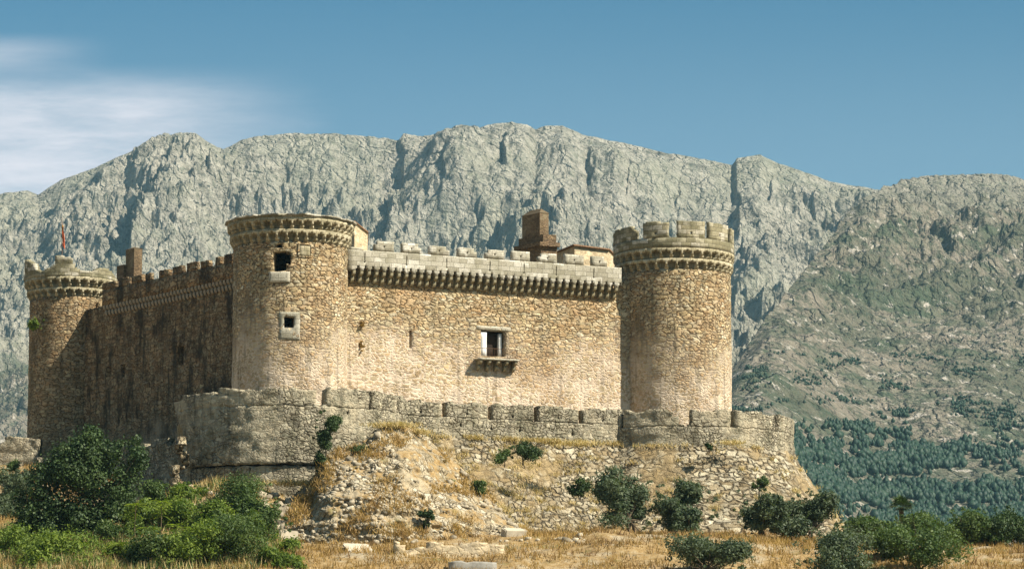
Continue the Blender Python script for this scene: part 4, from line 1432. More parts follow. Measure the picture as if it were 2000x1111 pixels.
def stones(points, sizes, rg, squash=.65):
    V, Fc = [], []
    for k, (p, s_) in enumerate(zip(points, sizes)):
        j = 1 + rg.uniform(-.28, .28, (12, 1))
        sc = np.array([rg.uniform(.8, 1.3), rg.uniform(.7, 1.1), rg.uniform(.5, .9) * squash / .65])
        v = np.sign(IV) * np.abs(IV) ** .8 * j * sc * s_
        a = rg.uniform(0, 6.28)
        c, s2 = math.cos(a), math.sin(a)
        v = v @ np.array([[c, s2, 0], [-s2, c, 0], [0, 0, 1]])
        V.append(v + p); Fc.append(IF + 12 * k)
    return np.vstack(V), np.vstack(Fc)


def ground_pt(px, py, lo=270, hi=350):
    """first ground point along the ray of a pixel (plain search)"""
    Yc = np.linspace(lo, hi, 400)
    pts = np.array([P(px, py, y) for y in Yc])
    gz = ground(pts[:, 0], pts[:, 1], False)
    k = np.argmax(gz >= pts[:, 2])
    if gz[k] < pts[k, 2]:
        k = len(Yc) - 1
    return np.array([pts[k, 0], pts[k, 1], gz[k]])


rg = np.random.default_rng(99)
pts, szs = [], []
nuB, nvB = BV.shape[:2]
for _ in range(1500):
    a, b = rg.integers(2, nuB - 2), rg.integers(14, nvB - 3)
    p = BV[a, b]
    if vnoise2(np.array([p[0] / 2.5]), np.array([p[2] / 2.5]), 77)[0] > -.25:
        pts.append(p + rg.uniform(-.1, .1, 3)); szs.append(rg.choice([.12, .16, .2, .28, .4], p=[.3, .3, .2, .15, .05]))
for (x0, x1, y0, y1, n, smax) in ((505, 645, 955, 1045, 260, .75), (560, 1160, 1035, 1062, 130, .35), (375, 520, 940, 1000, 30, .3), (1380, 1660, 1015, 1045, 40, .3), (290, 380, 940, 990, 25, .5)):
    for _ in range(n):
        g = ground_pt(rg.uniform(x0, x1), rg.uniform(y0, y1), 295, 345)
        s_ = rg.uniform(.1, 1) ** 2 * smax + .08
        pts.append(g + [0, 0, s_ * .2]); szs.append(s_)
V, Fc = stones(pts, szs, rg)
tag(mesh_obj('rubble', V, Fc, M['rock']), 'loose tumbled stones strewn over the slope', 'rubble', kind='stuff')

# a few big single stones
def boulder(name, px, py, size, mat, label, cat, sc=(1, 1, 1), seed=0, grp=None, box=False, tilt=0.):
    g = ground_pt(px, py, 285, 345)
    r_ = np.random.default_rng(seed)
    import bmesh
    bm = bmesh.new()
    bmesh.ops.create_cube(bm, size=2)
    bmesh.ops.bevel(bm, geom=bm.edges[:], offset=.12 if box else .45, segments=2, affect='EDGES')
    bmesh.ops.subdivide_edges(bm, edges=bm.edges[:], cuts=1, use_grid_fill=True)
    me = bpy.data.meshes.new(name)
    for v in bm.verts:
        k = 1 + (.03 if box else .12) * r_.uniform(-1, 1)
        v.co = Vector((v.co.x * sc[0] * size * k, v.co.y * sc[1] * size * k, v.co.z * sc[2] * size * k))
    bm.to_mesh(me); bm.free()
    me.materials.append(mat)
    o = bpy.data.objects.new(name, me)
    COL.objects.link(o)
    o.location = (g[0], g[1], g[2] + size * sc[2] * .6)
    o.rotation_euler = (tilt, 0, r_.uniform(-.5, .5) if not box else .35)
    tag(o, label, cat, grp)
    return o


boulder('stone_block', 561, 1058, .85, M['block'], 'squared pale stone block with sunlit face beside the green bushes', 'stone block', (1.05, .7, .75), 1, None, True)
boulder('boulder', 592, 998, .42, M['block'], 'rounded pale boulder among dark rocks left of the rubble bank', 'boulder', (1, .8, .9), 2)
boulder('stone_slab', 1003, 1046, .95, M['block'], 'leaning pale stone slab at the foot of the battered wall', 'stone slab', (1.1, .7, .42), 3, None, True, .25)
boulder('stone_slab', 700, 1072, 1.0, M['block'], 'long tilted pale slab in the dry grass below the rubble bank', 'stone slab', (1.2, 1.1, .10), 4, None, True, .4)
boulder('boulder', 1600, 1032, 1.1, M['rock'], 'broad sunlit rock under the rightmost olive tree', 'boulder', (1.9, .8, .7), 5)

# low pale retaining ledge and the sunk concrete trough
def strip_wall(name, pa, pb, h, th, mat, label, cat):
    a, b = ground_pt(*pa, 285, 345), ground_pt(*pb, 285, 345)
    e = (b - a)[:2]; L = np.linalg.norm(e); e = e / L
    fr = Plane(a[:2], e, np.array([e[1], -e[0]]))
    z0 = min(a[2], b[2])
    rag_ = h * .7 if name == 'retaining_wall' else 0
    o = relief(name, fr, cuts(0, L, .5), cuts(z0 - 1, z0 + h, .15), lambda U, Z: np.where(Z > z0 + h - rag_ * np.clip(vnoise2(U * .8, U * 0, 6) + .3, 0, 1), -9., 0.), th, mat, None, amp=.08, amp_fine=.05, seed=int(L))
    tag(o, label, cat)
    return o


strip_wall('retaining_wall', (770, 1082), (985, 1080), 1.1, .8, M['plaster'], 'low pale crumbling wall along the foot of the rubble bank', 'wall')
strip_wall('stone_trough', (878, 1113), (970, 1112), .72, .9, M['concrete'], 'grey rectangular stone trough sunk in the straw grass', 'trough')


# ------------------------------------------------------------------ vegetation
def leaves(centers, radii, n, size, rg, elong=1.6, flat_=.0, shell=.55):
    """n leaf quads spread through clumps; returns verts, quads, tint"""
    centers = np.asarray(centers, float); radii = np.asarray(radii, float)
    pr_ = radii ** 2 / (radii ** 2).sum()
    k = rg.choice(len(centers), n, p=pr_)
    d = rg.normal(size=(n, 3)); d /= np.linalg.norm(d, axis=1)[:, None]
    r = radii[k][:, None] * (shell + (1 - shell) * rg.random((n, 1))) * (1 + .24 * rg.normal(size=(n, 1)))
    c = centers[k] + d * r * np.array([1, 1, .85])
    nrm = d + rg.normal(size=(n, 3)) * .7 + [0, 0, .35]
    nrm /= np.linalg.norm(nrm, axis=1)[:, None]
    a = np.cross(nrm, rg.normal(size=(n, 3))); a /= np.linalg.norm(a, axis=1)[:, None]
    b = np.cross(nrm, a)
    s_ = size * rg.uniform(.6, 1.35, (n, 1))
    V = np.stack([c - a * s_ * elong / 2, c - b * s_ / 2 + a * s_ * .05, c + a * s_ * elong / 2, c + b * s_ / 2 + a * s_ * .05], 1).reshape(-1, 3)
    Fc = np.arange(4 * n).reshape(n, 4)
    kt = rg.random(len(centers))
    tint = np.clip(kt[k] * .45 + rg.random(n) ** 2 * .55, 0, 1)
    return V, Fc, tint


def crown_clumps(c, rx, ry, rz, n, rg, rmin, rmax, low=-.6):
    out, rad = [], []
    nl = int(rg.integers(4, 7))
    lob = rg.uniform(-1, 1, (nl, 3)); lob /= np.maximum(1, np.linalg.norm(lob, axis=1))[:, None]
    lob[:, 2] = np.maximum(lob[:, 2], low * .7)
    lr = rg.uniform(.34, .62, nl)
    while len(out) < n:
        k = rg.integers(0, nl)
        p = rg.normal(size=3); p *= rg.uniform(.5, 1) / np.linalg.norm(p)
        p = lob[k] * .85 + p * lr[k]
        if p[2] < low:
            continue
        out.append(np.array(c) + p * [rx, ry, rz]); rad.append(rg.uniform(rmin, rmax))
    for _ in range(int(n * .45)):
        d = rg.normal(size=3); d /= np.linalg.norm(d)
        d[2] = max(d[2], low)
        k = rg.uniform(.9, 1.28)
        out.append(np.array(c) + d * k * [rx, ry, rz]); rad.append(rmin * rg.uniform(.4, .75))
    return np.array(out), np.array(rad)


def tree(name, base, h, w_, nclump, nleaf, size, mat, label, cat, seed, group=None, trunk_r=.15, stems=1, low=-.6, cr=(.12, .24), part=True, zc=.58, extra=None, bark='bark', elong=1.6):
    """tapered trunk with limbs that reach the leaf clumps"""
    rg_ = np.random.default_rng(seed)
    base = np.array(base, float)
    root = empty(name, base, label, cat, group)
    c = base + [0, 0, h * zc]
    cs, rs = crown_clumps(c, w_ / 2 * .8, w_ / 2 * .8, h * (1 - zc) * .85, nclump, rg_, w_ * cr[0], w_ * cr[1], low)
    if extra is not None:
        cs = np.vstack([cs, base + np.array([e_[:3] for e_ in extra])]); rs = np.r_[rs, [e_[3] for e_ in extra]]
    segs = []
    fork = base + np.array([rg_.uniform(-.1, .1) * w_ * .3, 0, h * .22])
    for s_ in range(stems):
        off = np.array([rg_.uniform(-1, 1), rg_.uniform(-1, 1), 0]) * trunk_r * 2 * (stems > 1)
        m1 = base + off + (fork - base) * .5 + rg_.normal(size=3) * .05 * h * .3
        segs += [(base + off - [0, 0, .3], m1, trunk_r * 1.25, trunk_r), (m1, fork, trunk_r, trunk_r * .85)]
    for q in cs[:: max(1, len(cs) // 14)]:
        mid = fork * .45 + q * .55 + rg_.normal(size=3) * w_ * .04 - [0, 0, .03 * h]
        segs += [(fork, mid, trunk_r * .55, trunk_r * .32), (mid, q, trunk_r * .32, trunk_r * .08)]
    tubes('trunk', segs, M[bark], root, 6)
    V, Fc, ti = leaves(cs, rs, nleaf, size, rg_, elong)
    V = V[:]
    mesh_obj('crown', V, Fc, M[mat], root, tint=ti)
    return root


def shrub(px, py_base, w_px, h_px, mat, label, seed, name='shrub', cat='shrub', group=None, nleaf=1500, size=.16, Y=None, nclump=14, base=None, stems=3, low=-.9, cr=(.14, .26), zc=.5, tr=.05, elong=1.6):
    if base is None:
        base = ground_pt(px, py_base, 280, 350) if Y is None else P(px, py_base, Y)
    sc = base[1] / F
    return tree(name, base, h_px * sc, w_px * sc, nclump, nleaf, size, mat, label, cat, seed, group, trunk_r=tr, stems=stems, low=low, cr=cr, zc=zc, elong=elong)


# the large fig tree at the left
b = P(185, 1066, 306)
b[2] = ground(b[0], b[1]) if abs(ground(b[0], b[1]) - b[2]) < 1.5 else b[2]
sc = 306 / F
def rel(px, py, r, dy=0.):
    q = P(px, py, 306 + dy) - b
    return (q[0], dy, q[2], r * sc)
fig_ex = [rel(*e_) for e_ in [(175, 850, 28), (170, 880, 38), (120, 885, 26), (115, 905, 34), (200, 905, 40), (215, 880, 24), (260, 870, 20), (268, 900, 26), (250, 925, 32), (95, 925, 30), (140, 930, 44), (190, 945, 46), (240, 960, 30),
                              (80, 960, 30), (60, 985, 34), (110, 980, 46), (160, 990, 46), (205, 1000, 40), (60, 1020, 34), (100, 1030, 40), (150, 1035, 36), (190, 1040, 28), (45, 1000, 22), (225, 985, 28), (35, 1035, 20), (125, 1050, 34), (80, 1045, 34), (175, 1015, 40), (130, 1010, 42), (90, 1005, 36), (150, 865, 16), (190, 846, 14), (228, 868, 14), (70, 915, 16), (275, 880, 12), (40, 965, 18), (60, 940, 14)]]
fig_ex += [(e_[0] + random.uniform(-.8, .8), e_[1] + dd, e_[2] + random.uniform(-.8, .5), e_[3] * random.uniform(.45, .8)) for e_ in fig_ex for dd in (-1.5, 1.6)]
tree('fig_tree', b, 10.5, 9.0, 4, 42000, .19, 'fig', 'large dark green broadleaf tree in front of the shaded far tower', 'tree', 301, trunk_r=.22, stems=3, extra=fig_ex, elong=1.25)

# olive trees at the foot of the battered wall
ol = [(1232, 1042, 128, 118, 'widest olive tree in front of the battered wall, first from the left', 311), (1338, 1042, 108, 105, 'olive tree with open branching just right of the widest olive', 312),
      (1487, 1048, 92, 98, 'olive tree below the right bastion, between the open gap and the spreading one', 313), (1580, 1052, 120, 92, 'spreading olive tree at the right foot of the battered base', 314)]
for px_, py_, w_, h_, lb, sd_ in ol:
    Yo = {311: 312, 312: 314, 313: 318, 314: 320}[sd_]
    bb = P(px_, py_, Yo); bb[2] = ground(bb[0], bb[1])
    hh = (tan_e(py_ - h_) * Yo - bb[2])
    tree('olive_tree', bb, max(hh * 1.05, 3.5), w_ * 1.3 * Yo / F, 84, 11000, .14, 'olive', lb, 'tree', sd_, 'olive trees below the castle', trunk_r=.15, stems=3, low=-.95, cr=(.05, .12), elong=2.6, zc=.52)

# bushes along the bottom right
bl = [(1380, 1135, 150, 85, 'olive', 'grey green bush on the golden slope at the bottom edge below the olives', 321), (1640, 1150, 180, 125, 'olive', 'large rounded green bush right of the golden slope, at the bottom edge', 322),
      (1795, 1140, 165, 135, 'mid', 'tall dark green bush under the palm at the bottom edge', 323), (1880, 1082, 110, 92, 'mid', 'leafy round tree between the palm and the dark right edge tree', 324),
      (1985, 1085, 110, 100, 'darkleaf', 'dark green tree cut by the right edge', 325), (1690, 1062, 90, 40, 'mid', 'low distant bush between the rounded green bush and the palm', 326), (1775, 1068, 90, 62, 'mid', 'green bush directly below the palm crown', 327),
      (1655, 1090, 70, 50, 'olive', 'small olive green bush under the right corner of the battered stone base', 328), (1735, 1118, 80, 70, 'olive', 'low olive green bush between the large rounded bush and the tall one', 329),
      (1932, 1078, 70, 60, 'mid', 'low bush filling the gap beside the dark tree at the right edge', 330)]
for px_, py_, w_, h_, mt, lb, sd_ in bl:
    Yb = {328: 318, 329: 300, 330: 334, 321: 288, 322: 286, 323: 290, 324: 328, 325: 330, 326: 332, 327: 326}[sd_]
    bb = P(px_, py_, Yb)
    zt_ = tan_e(py_ - h_) * Yb
    bb[2] = ground(bb[0], bb[1])
    h = max(zt_ - bb[2], 1.5)
    tree('bush', bb, h, w_ * 1.22 * Yb / F, 84, 12500, .14, mt, lb, 'bush', sd_, 'bushes along the bottom right', trunk_r=.10, stems=3, low=-1., cr=(.06, .14), zc=.5, elong=1.9)

# palm
def palm():
    Yq = 335
    top = P(1760, 990, Yq)
    g = ground(top[0], top[1])
    root = empty('palm_tree', (top[0], top[1], g), 'small fan palm standing above the bushes at the right', 'palm')
    tubes('trunk', [((top[0], top[1], g - .3), (top[0] + .05, top[1], (g + top[2]) / 2), .28, .22), ((top[0] + .05, top[1], (g + top[2]) / 2), tuple(top), .22, .26)], M['palmbark'], root, 8)
    rg_ = np.random.default_rng(5)
    V, Fc, ti = [], [], []
    for k in range(34):
        az_ = rg_.uniform(0, 6.28); el_ = rg_.uniform(-.35, 1.5)
        d = np.array([math.cos(az_) * math.cos(el_), math.sin(az_) * math.cos(el_), math.sin(el_)])
        side = np.cross(d, [0, 0, 1.]); side /= np.linalg.norm(side) + 1e-9
        upv = np.cross(side, d)
        L = rg_.uniform(1.05, 1.6)
        h0 = np.array(top) + d * L * .35
        tn = rg_.uniform(0, 1)
        for j in range(11):
            a = (j - 5) / 5 * 1.35
            dd = d * math.cos(a) + side * math.sin(a)
            q = h0 + dd * L * .8 - np.array([0, 0, .14 + .1 * abs(a)])
            wv_ = np.cross(dd, upv) * .05
            k0 = len(V)
            V += [h0, h0 + dd * L * .4 + wv_, q, h0 + dd * L * .4 - wv_]
            Fc.append((k0, k0 + 1, k0 + 2, k0 + 3)); ti.append(tn)
    mesh_obj('crown', np.array(V), np.array(Fc), M['fig'], root, tint=ti)


palm()

# bushes growing on the wall and the bank
def on_bank(px, py):
    q = BV.reshape(-1, 3)
    a, b_ = pix(q[:, 0], q[:, 1], q[:, 2])
    k = np.argmin((a - px) ** 2 + (b_ - py) ** 2)
    return q[k]


wall_b = [(636, 890, 52, 95, 314.6, 'darkleaf', 'dark upright bush rooted in the crevice of the left bastion', 331), (628, 925, 36, 38, 314.2, 'darkleaf', 'small dark bush under the upright crevice bush', 332),
          (692, 898, 52, 26, 314.8, 'darkleaf', 'low dark bush on the rubble bank right of the crevice', 333), (776, 902, 32, 20, 315.0, 'mid', 'small sparse bush high on the rubble bank below the straw crest', 334),
          (1022, 902, 62, 48, 324.5, 'darkleaf', 'round dark bush growing against the middle of the outer wall', 335), (985, 906, 40, 30, 323.5, 'mid', 'paler small bush left of the round dark wall bush', 336),
          (935, 970, 42, 32, 318.0, 'mid', 'grey green bush on the slope below the wall middle', 337), (832, 1034, 28, 44, 306.5, 'darkleaf', 'narrow dark bush low on the rubble bank', 338),
          (1132, 972, 50, 38, 320.0, 'darkleaf', 'dark bush touching the left side of the widest olive', 339), (1482, 962, 34, 30, 322.5, 'mid', 'small bush on the battered base above the olives', 340),
          (875, 968, 34, 34, 317.0, 'bright', 'yellow green bush on the straw slope left of centre', 341), (1385, 878, 16, 14, 333.0, 'darkleaf', 'tiny dark plant in the joint under the right bastion parapet', 342),
          (72, 645, 34, 28, 360.6, 'bright', 'bright green plant sprouting from the far tower', 343), (685, 545, 20, 24, 333.2, 'bright', 'green and straw plant in the corner of nearest tower and parapet', 344),
          (705, 640, 16, 12, 332.0, 'straw', 'dry weed tuft high on the front wall near the tower', 345), (706, 690, 12, 30, 332.0, 'straw', 'dry hanging weed below the tuft on the front wall', 346),
          (568, 1010, 26, 24, 313.0, 'mid', 'small green weed among the dark rocks left of the bank', 347), (20, 925, 40, 24, 340., 'mid', 'low green bush at the far left edge under the ruined wall', 348)]
for px_, py_, w_, h_, Y_, mt, lb, sd_ in wall_b:
    bb = P(px_, py_, Y_)
    n = int(500 + w_ * h_ * .9)
    shrub(px_, py_, w_, h_, mt, lb, sd_, name='bush' if w_ > 25 else 'weed', cat='bush' if w_ > 25 else 'weed', nleaf=int(n * 1.3), size=.12, base=bb, nclump=18, cr=(.10, .24), tr=.035)

# leafy bushes and tree-of-heaven saplings bottom left
bl = [(460, 1010, 120, 85, 313, 'mid', 'feathery grey green bush at the foot of the left bastion', 351, .13), (70, 1135, 130, 90, 297, 'bright', 'bright green bush in the bottom left corner', 352, .2),
      (170, 1140, 130, 80, 296, 'bright', 'bright green bush under the large dark tree', 353, .2), (255, 1125, 90, 62, 298, 'bright', 'yellow green bush between the dark tree and the thin saplings', 354, .18),
      (30, 1040, 90, 95, 322, 'olive', 'dull green bush behind the dark tree at the left edge', 355, .15), (530, 1130, 90, 90, 300, 'bright', 'yellow green bush beside the squared pale block', 356, .16),
      (440, 1120, 90, 120, 301, 'mid', 'tall green bush left of the yellow green one by the block', 357, .15), (360, 1120, 80, 75, 301, 'mid', 'green bush among thin bare stems at bottom left', 358, .15),
      (490, 1075, 70, 70, 305, 'bright', 'bright weedy bush below the feathery grey green one', 359, .14), (395, 1050, 70, 60, 306, 'mid', 'green weeds in front of the broken bastion end', 360, .14)]
for px_, py_, w_, h_, Y_, mt, lb, sd_, sz in bl:
    bb = P(px_, py_, Y_)
    zt_ = bb[2] + h_ * Y_ / F
    bb[2] = min(bb[2], float(ground(bb[0], bb[1])))
    tree('bush', bb, max(1.5, zt_ - bb[2]), w_ * 1.35 * Y_ / F, 60, 8500, sz * .8, mt, lb, 'bush', sd_, 'leafy bushes at the bottom left', trunk_r=.07, stems=3, low=-1, cr=(.07, .16), zc=.5, elong=2.0)


bx = np.random.default_rng(808)
MORE = [(300, 1010, 60, 50, 312, 'mid', 'dim green shrub in the shade right of the large dark tree'), (330, 1060, 80, 70, 306, 'bright', 'bright green shrub between the shaded one and broken bastion foot'),
        (300, 1130, 90, 75, 296, 'mid', 'dense green shrub at the bottom edge under the thin saplings'), (345, 1135, 80, 60, 294, 'bright', 'light green shrub cut by the bottom edge among saplings'),
        (400, 1135, 90, 80, 295, 'bright', 'leafy yellowish shrub at the bottom edge before the tall green bush'), (470, 1140, 100, 90, 295, 'mid', 'dark green weedy shrub at the bottom edge near the stone block'),
        (415, 1080, 70, 65, 303, 'bright', 'fresh green shrub behind the thin saplings'), (500, 1040, 60, 80, 309, 'mid', 'soft green shrub at the right end of the feathery bush'),
        (535, 1070, 50, 55, 305, 'mid', 'small green shrub above the yellow green bush by the block'), (370, 1000, 50, 40, 313, 'bright', 'low shrub at the fallen stones of the bastion end'),
        (120, 1110, 110, 60, 299, 'bright', 'fresh green shrub in front of the dark tree trunk'), (30, 1110, 90, 60, 300, 'bright', 'pale green shrub in the bottom left corner behind the bright one'),
        (545, 1135, 60, 50, 294, 'bright', 'small bright shrub at the bottom edge below the pale block'), (225, 1075, 70, 50, 305, 'mid', 'dim shrub at the right foot of the large dark tree'),
        (20, 980, 60, 50, 330, 'olive', 'grey green shrub on the straw slope at the left edge'), (275, 1060, 60, 60, 306, 'bright', 'yellowish shrub touching the right side of the large tree')]
for k, (px_, py_, w_, h_, Y_, mt, lb) in enumerate(MORE):
    bb = P(px_, py_, Y_)
    zt_ = bb[2] + h_ * 1.4 * Y_ / F
    bb[2] = min(bb[2], float(ground(bb[0], bb[1])))
    tree('shrub', bb, max(1.5, zt_ - bb[2]), w_ * Y_ / F * 1.6, 56, 7000, .13, mt, lb, 'shrub', 500 + k, 'weedy shrubs at the bottom left', trunk_r=.05, stems=3, low=-1, cr=(.08, .19), zc=.5, elong=2.2)


# saplings with bare stems and umbrella tops
def sapling(px, py, Y, h_px, label, seed):
    rg_ = np.random.default_rng(seed)
    bb = P(px, py, Y); bb[2] = min(bb[2], float(ground(bb[0], bb[1])))
    zt_ = tan_e(py - h_px) * Y
    h = zt_ - bb[2]
    root = empty('sapling', bb, label, 'sapling', 'thin saplings at the bottom left')
    top = np.array([bb[0] + rg_.uniform(-.3, .3), bb[1], zt_])
    mid = (bb + top) / 2 + rg_.normal(size=3) * .1
    tubes('trunk', [(bb - [0, 0, .2], mid, .045, .035), (mid, top, .035, .02)], M['palmbark'], root, 5)
    V, Fc, ti = [], [], []
    for k in range(26):
        a = rg_.uniform(0, 6.28); e_ = rg_.uniform(-.25, .6); L = rg_.uniform(.55, 1.25)
        st_ = top - [0, 0, rg_.uniform(0, h * .3) * (k > 14)]
        d = np.array([math.cos(a) * math.cos(e_), math.sin(a) * math.cos(e_), math.sin(e_)])
        sd2 = np.cross(d, [0, 0, 1.]); sd2 /= np.linalg.norm(sd2)
        tn = rg_.random()
        for j in range(9):
            t_ = (j + 2) / 10
            c = st_ + d * L * t_ - np.array([0, 0, .35 * t_ * t_])
            for s_ in (-1, 1):
                tip = c + sd2 * s_ * .24 + d * .06 - np.array([0, 0, .07])
                wv_ = d * .055
                k0 = len(V)
                V += [c, (c + tip) / 2 + wv_, tip, (c + tip) / 2 - wv_]
                Fc.append((k0, k0 + 1, k0 + 2, k0 + 3)); ti.append(min(1, .3 + .7 * tn))
    mesh_obj('crown', np.array(V), np.array(Fc), M['bright'], root, tint=ti)


sp_px = [(268, 1080, 300, 95, 'thin sapling with a yellow green top right beside the large dark tree'), (290, 1100, 298, 70, 'short thin sapling in front of the dark gap by the large tree'),
         (318, 1090, 302, 110, 'tall bare stemmed sapling between the dark tree and broken bastion'), (345, 1110, 297, 85, 'slender sapling standing below the broken bastion end'),
         (378, 1115, 296, 80, 'yellow topped sapling at the bottom edge left of the tall green bush'), (410, 1120, 296, 95, 'leaning thin sapling in front of the tall green bush'),
         (450, 1125, 295, 75, 'low flat topped sapling at the bottom edge near the yellow green bush'), (500, 1120, 296, 70, 'sapling with pale feathery leaves close to the squared block'),
         (330, 1125, 295, 60, 'shortest flat topped sapling at the bottom edge'), (235, 1115, 296, 55, 'sapling poking from the yellow green bush under the dark tree')]
for k, a in enumerate(sp_px):
    sapling(*a, 400 + k)


# ------------------------------------------------------------------ dry grass
def grass(name, P0, hts, mat, label, rg, lean=.35, wdt=.045):
    n = len(P0)
    a = rg.uniform(0, 6.28, n)
    side = np.stack([np.cos(a), np.sin(a), 0 * a], -1) * wdt
    tip = P0 + np.stack([rg.normal(size=n) * lean, rg.normal(size=n) * lean, np.ones(n)], -1) * hts[:, None]
    V = np.stack([P0 - side, P0 + side, tip], 1).reshape(-1, 3)
    Fc = np.arange(3 * n).reshape(n, 3)
    cl_ = (vnoise2(P0[:, 0] * .8, P0[:, 1] * .8, 3) * .5 + .5) * .6 + rg.random(n) * .4
    return tag(mesh_obj(name, V, Fc, M[mat], tint=cl_), label, 'grass', kind='stuff')


rg = np.random.default_rng(12)
n = 150000
gxp = rg.uniform(-60, 66, n); gyp = rg.uniform(283, 350, n)
tu = vnoise2(gxp * .9, gyp * .9, 44) + .7 * vnoise2(gxp * .25, gyp * .25, 45)
keep = tu > -.05
# keep grass off the castle terrace
inside = ((gxp - CA[0]) ** 2 + (gyp - CA[1]) ** 2 < 12.3 ** 2) | ((gxp - CC[0]) ** 2 + (gyp - CC[1]) ** 2 < 13 ** 2)
sgn = (gxp - WR.O[0]) * n1v[0] + (gyp - WR.O[1]) * n1v[1]
inside |= (sgn < 0) & (gxp > CA[0]) & (gxp < CC[0])
keep &= ~inside
gxp, gyp, tu = gxp[keep], gyp[keep], tu[keep]
gzp = ground(gxp, gyp)
grass('dry_grass', np.stack([gxp, gyp, gzp - .03], -1), rg.uniform(.18, .5, len(gxp)) * (1 + np.clip(tu, 0, 1) * .8), 'straw', 'golden dry grass covering the castle hill', rg)
n = 26000
ww = P(0, 1040, 305)[0]
wx = rg.uniform(-49, -21, n); wy = rg.uniform(291, 316, n)
tw_ = vnoise2(wx * .7, wy * .7, 66)
kx = pix(wx, wy, ground(wx, wy))[0]
kp = (tw_ > -.2) & (kx < 565 - 60 * (wy > 308))
wx, wy = wx[kp], wy[kp]
kp = rg.random(len(wx)) < .55
gw_ = np.stack([wx, wy, ground(wx, wy) - .03], -1)
grass('green_weeds', gw_[kp], rg.uniform(.3, 1.1, kp.sum()), 'mid', 'green weeds and tall grass at the bottom left', rg, .3)
grass('straw_weeds', gw_[~kp], rg.uniform(.3, 1.2, (~kp).sum()), 'straw_pale', 'pale dry stalks among the green weeds at the bottom left', rg, .3)
n = 60000
wx = rg.uniform(-60, 66, n); wy = rg.uniform(286, 332, n)
tb = vnoise2(wx * .55, wy * .8, 166) + .6 * vnoise2(wx * 1.7, wy * 1.7, 167)
kp = (tb > .45) & ~(((wx - CC[0]) ** 2 + (wy - CC[1]) ** 2 < 15 ** 2) | ((wx - CA[0]) ** 2 + (wy - CA[1]) ** 2 < 12.5 ** 2))
wx, wy = wx[kp], wy[kp]
grass('brown_weeds', np.stack([wx, wy, ground(wx, wy) - .03], -1), rg.uniform(.3, .95, len(wx)), 'brown', 'brown dead weeds in clumps over the dry slope', rg, .5)
# tufts on the rubble bank and in the joints of the battered walls
pts = []
for _ in range(900):
    a, b_ = rg.integers(2, nuB - 2), rg.integers(14, nvB - 2)
    p = BV[a, b_]
    if vnoise2(np.array([p[0] / 2.2]), np.array([p[2] / 1.6]), 177)[0] < .1:
        continue
    m_ = rg.integers(25, 70)
    pts.append(p + rg.normal(size=(m_, 3)) * [.35, .25, .2])
pts = np.vstack(pts)
grass('dry_weeds', pts, rg.uniform(.15, .5, len(pts)), 'straw', 'straw coloured weeds growing on the rubble bank', rg, .5)
pts = []
for _ in range(620):
    if rg.random() < .7:
        u_ = rg.uniform(WR.u_at(840), ub_); z_ = rg.uniform(21, zR_foot - .3)
        p = WR(np.array(u_), flare(z_, zR_foot, .55) + .12, np.array(z_))
        if rg.random() < .35:
            z_ = zR_foot + .1; p = WR(np.array(u_), .15, np.array(z_))
    else:
        u_ = rg.uniform(uc0, BC.u_at(1555)); z_ = rg.uniform(20.5, zD_foot - .3)
        if rg.random() < .3 and u_ < cD(1480):
            z_ = zD_foot
        p = BC(np.array(u_), flare(z_, zD_foot) * .92 + .12, np.array(z_))
    if rg.random() > np.interp(z_, [20, 26, 31], [1, .6, .3]):
        continue
    m_ = rg.integers(20, 60)
    pts.append(p + rg.normal(size=(m_, 3)) * [.35, .15, .12])
# straw crest on the bank, below the parapet
for px_, py_, Y_, w_, m_ in ((770, 832, 318.3, 50, 900), (815, 845, 320.2, 30, 500), (1078, 864, 326, 22, 420), (1120, 868, 328, 50, 500), (1430, 866, 334.2, 30, 300), (600, 945, 315.5, 90, 1500), (650, 955, 313, 50, 600), (690, 548, 333.0, 10, 260)):
    c = P(px_, py_, Y_)
    pts.append(c + rg.normal(size=(m_, 3)) * [w_ * .05 * .45, .3, .12])
pts = np.vstack(pts)
grass('wall_weeds', pts, rg.uniform(.15, .45, len(pts)), 'straw_pale', 'dry weeds rooted in the joints of the battered walls', rg, .5)


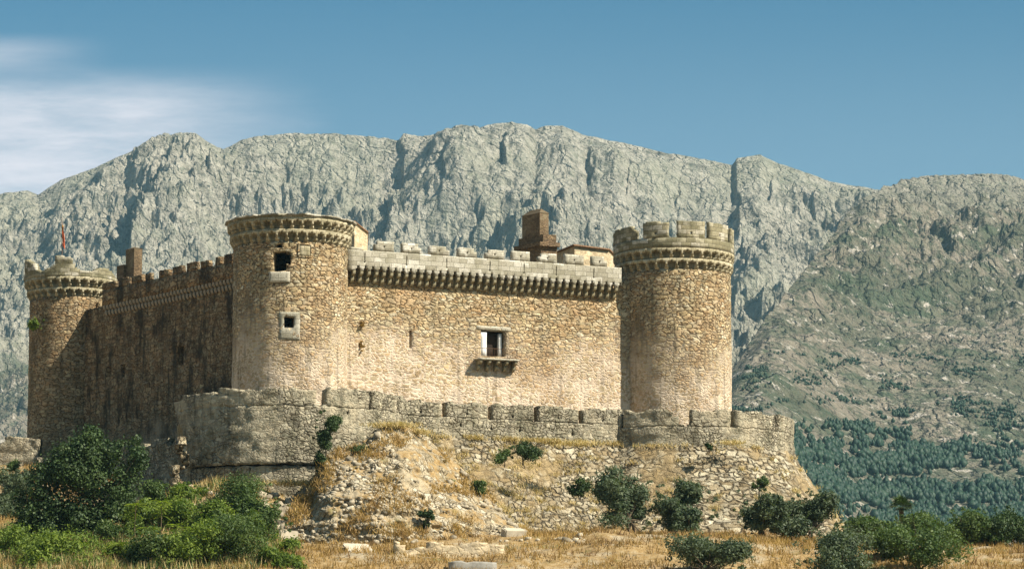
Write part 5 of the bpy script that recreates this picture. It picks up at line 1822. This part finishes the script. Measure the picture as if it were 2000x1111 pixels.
# ------------------------------------------------------------------ pine wood on the lower mountain slope
def wood():
    pxs, Ys, X, Yg, H = MT
    rg_ = np.random.default_rng(31)
    d_ = Yg * cp_ + H * sp_
    PX = 1000 + F * X / d_
    PY = 555.5 - F * (-Yg * sp_ + H * cp_) / d_
    okm = (Yg > 1700) & (Yg < 3600) & (PX > 1350) & (PY > 690) & (PY < 1200)
    ii = np.argwhere(okm)
    sel = ii[rg_.integers(0, len(ii), 110000)]
    a, b_ = sel[:, 0], sel[:, 1]
    px_, py_ = PX[a, b_], PY[a, b_]
    dens = sstep(py_, 740, 950) * (1 - .5 * sstep(px_, 1780, 1990) * sstep(py_, 1000, 900))
    nn = fbm(px_ / 70 + 3, py_ / 26, 5, 321, .65)
    keep = nn + dens * 1.25 - .95 + .35 * fbm(px_ / 18, py_ / 9, 3, 77) > rg_.uniform(-.5, .5, len(sel))
    a, b_ = a[keep][:32000], b_[keep][:32000]
    base = np.stack([X[a, b_], Yg[a, b_], H[a, b_]], -1)
    base[:, :2] += rg_.uniform(-2, 2, (len(base), 2))
    h = rg_.uniform(1.6, 5.6, len(base)) ** 1.05 * (.3 + .7 * sstep(dens[keep][:32000], .0, .8)) + 1.; r = h * rg_.uniform(.24, .58, len(base))
    V, Fc = [], []
    nb = len(base)
    k = 5
    ang = rg_.uniform(0, 6.28, nb)[:, None] + np.arange(k) / k * 2 * np.pi
    def ring(zf, rf):
        jit = rg_.uniform(.65, 1.25, (nb, k))
        return np.stack([base[:, :1] + np.cos(ang) * r[:, None] * rf * jit, base[:, 1:2] + np.sin(ang) * r[:, None] * rf * jit, base[:, 2:] + h[:, None] * zf * rg_.uniform(.9, 1.1, (nb, k))], -1)
    r0, r1_, r2_ = ring(.08, .75), ring(.42, 1.05), ring(.78, .55)
    apex = base + np.stack([0 * h, 0 * h, h], -1)
    V = np.concatenate([r0, r1_, r2_, apex[:, None]], 1)     # (nb, 3k+1, 3)
    t0 = []
    for j in range(k):
        j2 = (j + 1) % k
        for o_ in (0, k):
            t0 += [(o_ + j, o_ + j2, o_ + k + j2), (o_ + j, o_ + k + j2, o_ + k + j)]
        t0.append((2 * k + j, 2 * k + j2, 3 * k))
    t0 = np.array(t0)
    Fc = (t0[None] + (np.arange(nb) * (3 * k + 1))[:, None, None]).reshape(-1, 3)
    ti = np.repeat(rg_.random(nb), len(t0))
    o = mesh_obj('pine_wood', V.reshape(-1, 3), Fc, M['needle'], tint=ti)
    tag(o, 'dark green pine wood covering the lower mountain slope at the right', 'wood', kind='stuff')


wood()

# ------------------------------------------------------------------ air
def haze():
    x0, x1, y0, y1, z0, z1 = -9200, 9200, -3200, 9200, -15.5, 1180
    V = [(x, y, z) for z in (z0, z1) for (x, y) in ((x0, y0), (x1, y0), (x1, y1), (x0, y1))]
    m_ = bpy.data.materials.new('haze')
    m_.use_nodes = True
    t = NT(m_.node_tree)
    out = t.node('ShaderNodeOutputMaterial')
    v = t.node('ShaderNodeVolumePrincipled', Color=(.42, .80, 1.0), Density=HAZE_DENSITY, Anisotropy=.1)
    t.l.new(v.outputs[0], out.inputs['Volume'])
    o = mesh_obj('haze', np.array(V, float), [(3, 2, 1, 0), (4, 5, 6, 7), (0, 1, 5, 4), (1, 2, 6, 5), (2, 3, 7, 6), (3, 0, 4, 7)], m_)
    tag(o, 'thin blue haze in the air before the mountains', 'haze', kind='stuff')


HAZE_DENSITY = 0.000025
haze()
